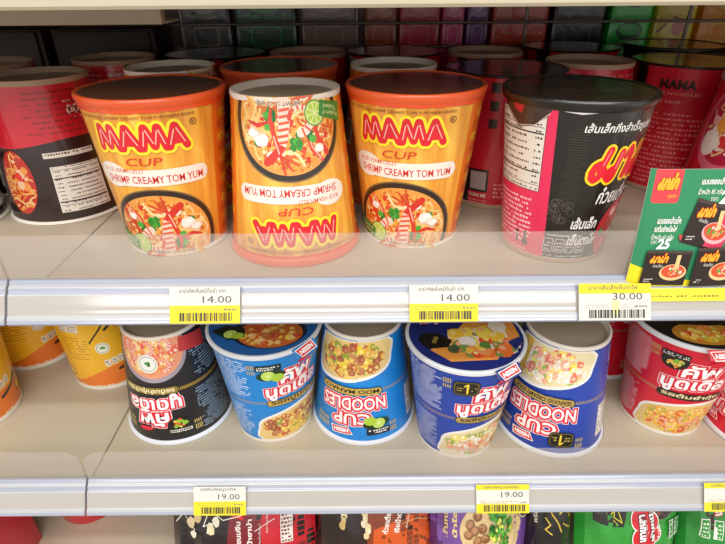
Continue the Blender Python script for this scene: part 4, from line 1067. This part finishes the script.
# ================================================================== BEHIND THE WIRE
t = empty('wire_divider', (0, .618, 0)); tag(t, 'grey wire grid standing across the back of the middle shelf', 'wire divider')
def rod(name, p, q, rad, m, parent):
    bm = bmesh.new(); d = (Vector(q) - Vector(p)); M_ = Matrix.Translation((Vector(p) + Vector(q)) / 2) @ d.to_track_quat('Z', 'Y').to_matrix().to_4x4()
    bmesh.ops.create_cone(bm, cap_ends=True, segments=12, radius1=rad, radius2=rad, depth=d.length, matrix=M_)
    return finish(name, bm, m, parent)
for z in (.018, .045, .072, .0975, .1210, .150): rod('horizontal_wire', (-.20, 0, z), (.60, 0, z), .0014, M['wire'], t)
for x in (-.192, -.004, .178, .352, .54): rod('upright_wire', (x, .0028, .001), (x, .0028, .160), .0018, M['wire'], t)

back = [  # px from, px to, colour, accents, label
    (186, 236, '#55524E', '#A8A29A', 'dark grey pack beyond the wire grid, at its left end'),
    (240, 300, '#1E5A38', '#3EAA62', 'dark green pack beyond the wire grid'),
    (304, 360, '#96786A', '#B09488', 'grey brown pack beyond the wire grid'),
    (366, 398, '#B8481E', '#E8844A', 'rust brown pack beyond the wire grid'),
    (400, 440, '#E0243E', '#F86A84', 'red pack beyond the wire grid, left of the pink one'),
    (442, 464, '#F04488', '#FF9AC0', 'narrow pink pack beyond the wire grid'),
    (466, 488, '#7E3A88', '#B07AC0', 'narrow purple pack beyond the wire grid'),
    (491, 546, '#E83C26', '#1A1414', 'orange red pack with black mark beyond the wire grid'),
    (550, 602, '#241C1C', '#5A5250', 'black pack with grey bars beyond the wire grid'),
    (606, 647, '#3CE45C', '#0A5A1C', 'bright green pack with dark ovals beyond the wire grid'),
    (650, 690, '#FFE030', '#A85A14', 'yellow pack with brown curves beyond the wire grid'),
    (694, 745, '#FFA020', '#FFD45A', 'orange pack beyond the wire grid at the right edge')]
for i, (x0, x1, c0, c1, lab) in enumerate(back):
    k = .001150; wd = (x1 - x0) * k; xc = ((x0 + x1) / 2 - 362.5) * k; r = random.Random(70 + i)
    t = empty('upright_pack', (xc, .668, .0003)); tag(t, lab, 'pack', 'packs beyond the wire grid')
    box('pack_body', -wd / 2, wd / 2, -.020, .020, 0, .160, mat('pack_body_ink', c0, .3, coat=.6, noise=.1, nscale=25, bump=.3, bscale=30), t, .004)
    a = Art(); W2 = wd * 500
    a.rect(-W2 + 4, 6, W2 - 4, 154, c0)
    if i == 9:
        for y in (30, 70, 108, 142): a.ell(0, y, W2 * .62, 10, c1, 24); a.ell(0, y + 2, W2 * .5, 6, '#2EC24A', 20); 
        a.dashes(-W2 + 6, 86, W2 - 6, 94, 2, '#D8F0C0', r)
    elif i == 10:
        for y in (96, 122, 150): a.stroke([(-W2 + 5, y - 14), (-2, y), (W2 - 5, y - 6)], 3, c1); a.ell(-4, y - 8, 5, 7, '#F8E26A', 12)
        a.ell(4, 112, 7, 9, '#D8541C', 16)
    elif i == 7: a.rect(-14, 138, 0, 152, c1); a.dashes(-W2 + 6, 20, W2 - 6, 130, 14, '#E87A4A', r, .4)
    else:
        a.ell(0, 138, W2 * .55, 9, c1, 24); a.ell(0, 139, W2 * .4, 5, c0, 20); a.rrect(-W2 * .5, 96, W2 * .5, 116, 4, c1); a.rrect(-W2 * .5 + 1.5, 97.5, W2 * .5 - 1.5, 114.5, 3, c0)
        a.stroke([(-W2 * .7, 128), (W2 * .1, 124), (W2 * .7, 128)], 1.2, c1)
    me = a.map_mesh('printed_front', [M['foil']], lambda X, Y, L: Vector((X / 1000, -.0201 - L * .00001, Y / 1000)))
    link('printed_front', me, t)

# left bay: beam under the top shelf, slanted bracket, dark cartons in the back
t = empty('support_beam', (-.40, .345, .145)); tag(t, 'beige steel beam under the top shelf at the upper left', 'beam')
box('beam_web', -.30, .283, -.004, .004, -.0035, .016, M['lip'], t, .001)
box('beam_lip', -.30, .283, .0045, .030, -.0035, -.002, M['lip'], t, .0005)
for x, lab in ((-.395, 'dark carton deep in the left bay, near the picture edge'), (-.275, 'dark carton deep in the left bay beside the wire grid')):
    t = empty('dark_carton', (x, .64, .0003)); tag(t, lab, 'carton', 'dark cartons in the left bay')
    box('carton_body', -.055, .055, -.03, .03, 0, .118, mat('dark_carton_board', '#3A2218', .5, noise=.25, nscale=14), t, .002)
    box('carton_flap', -.050, .050, -.034, -.0305, .080, .116, mat('dark_carton_flap', '#301C14', .5), t, .001)
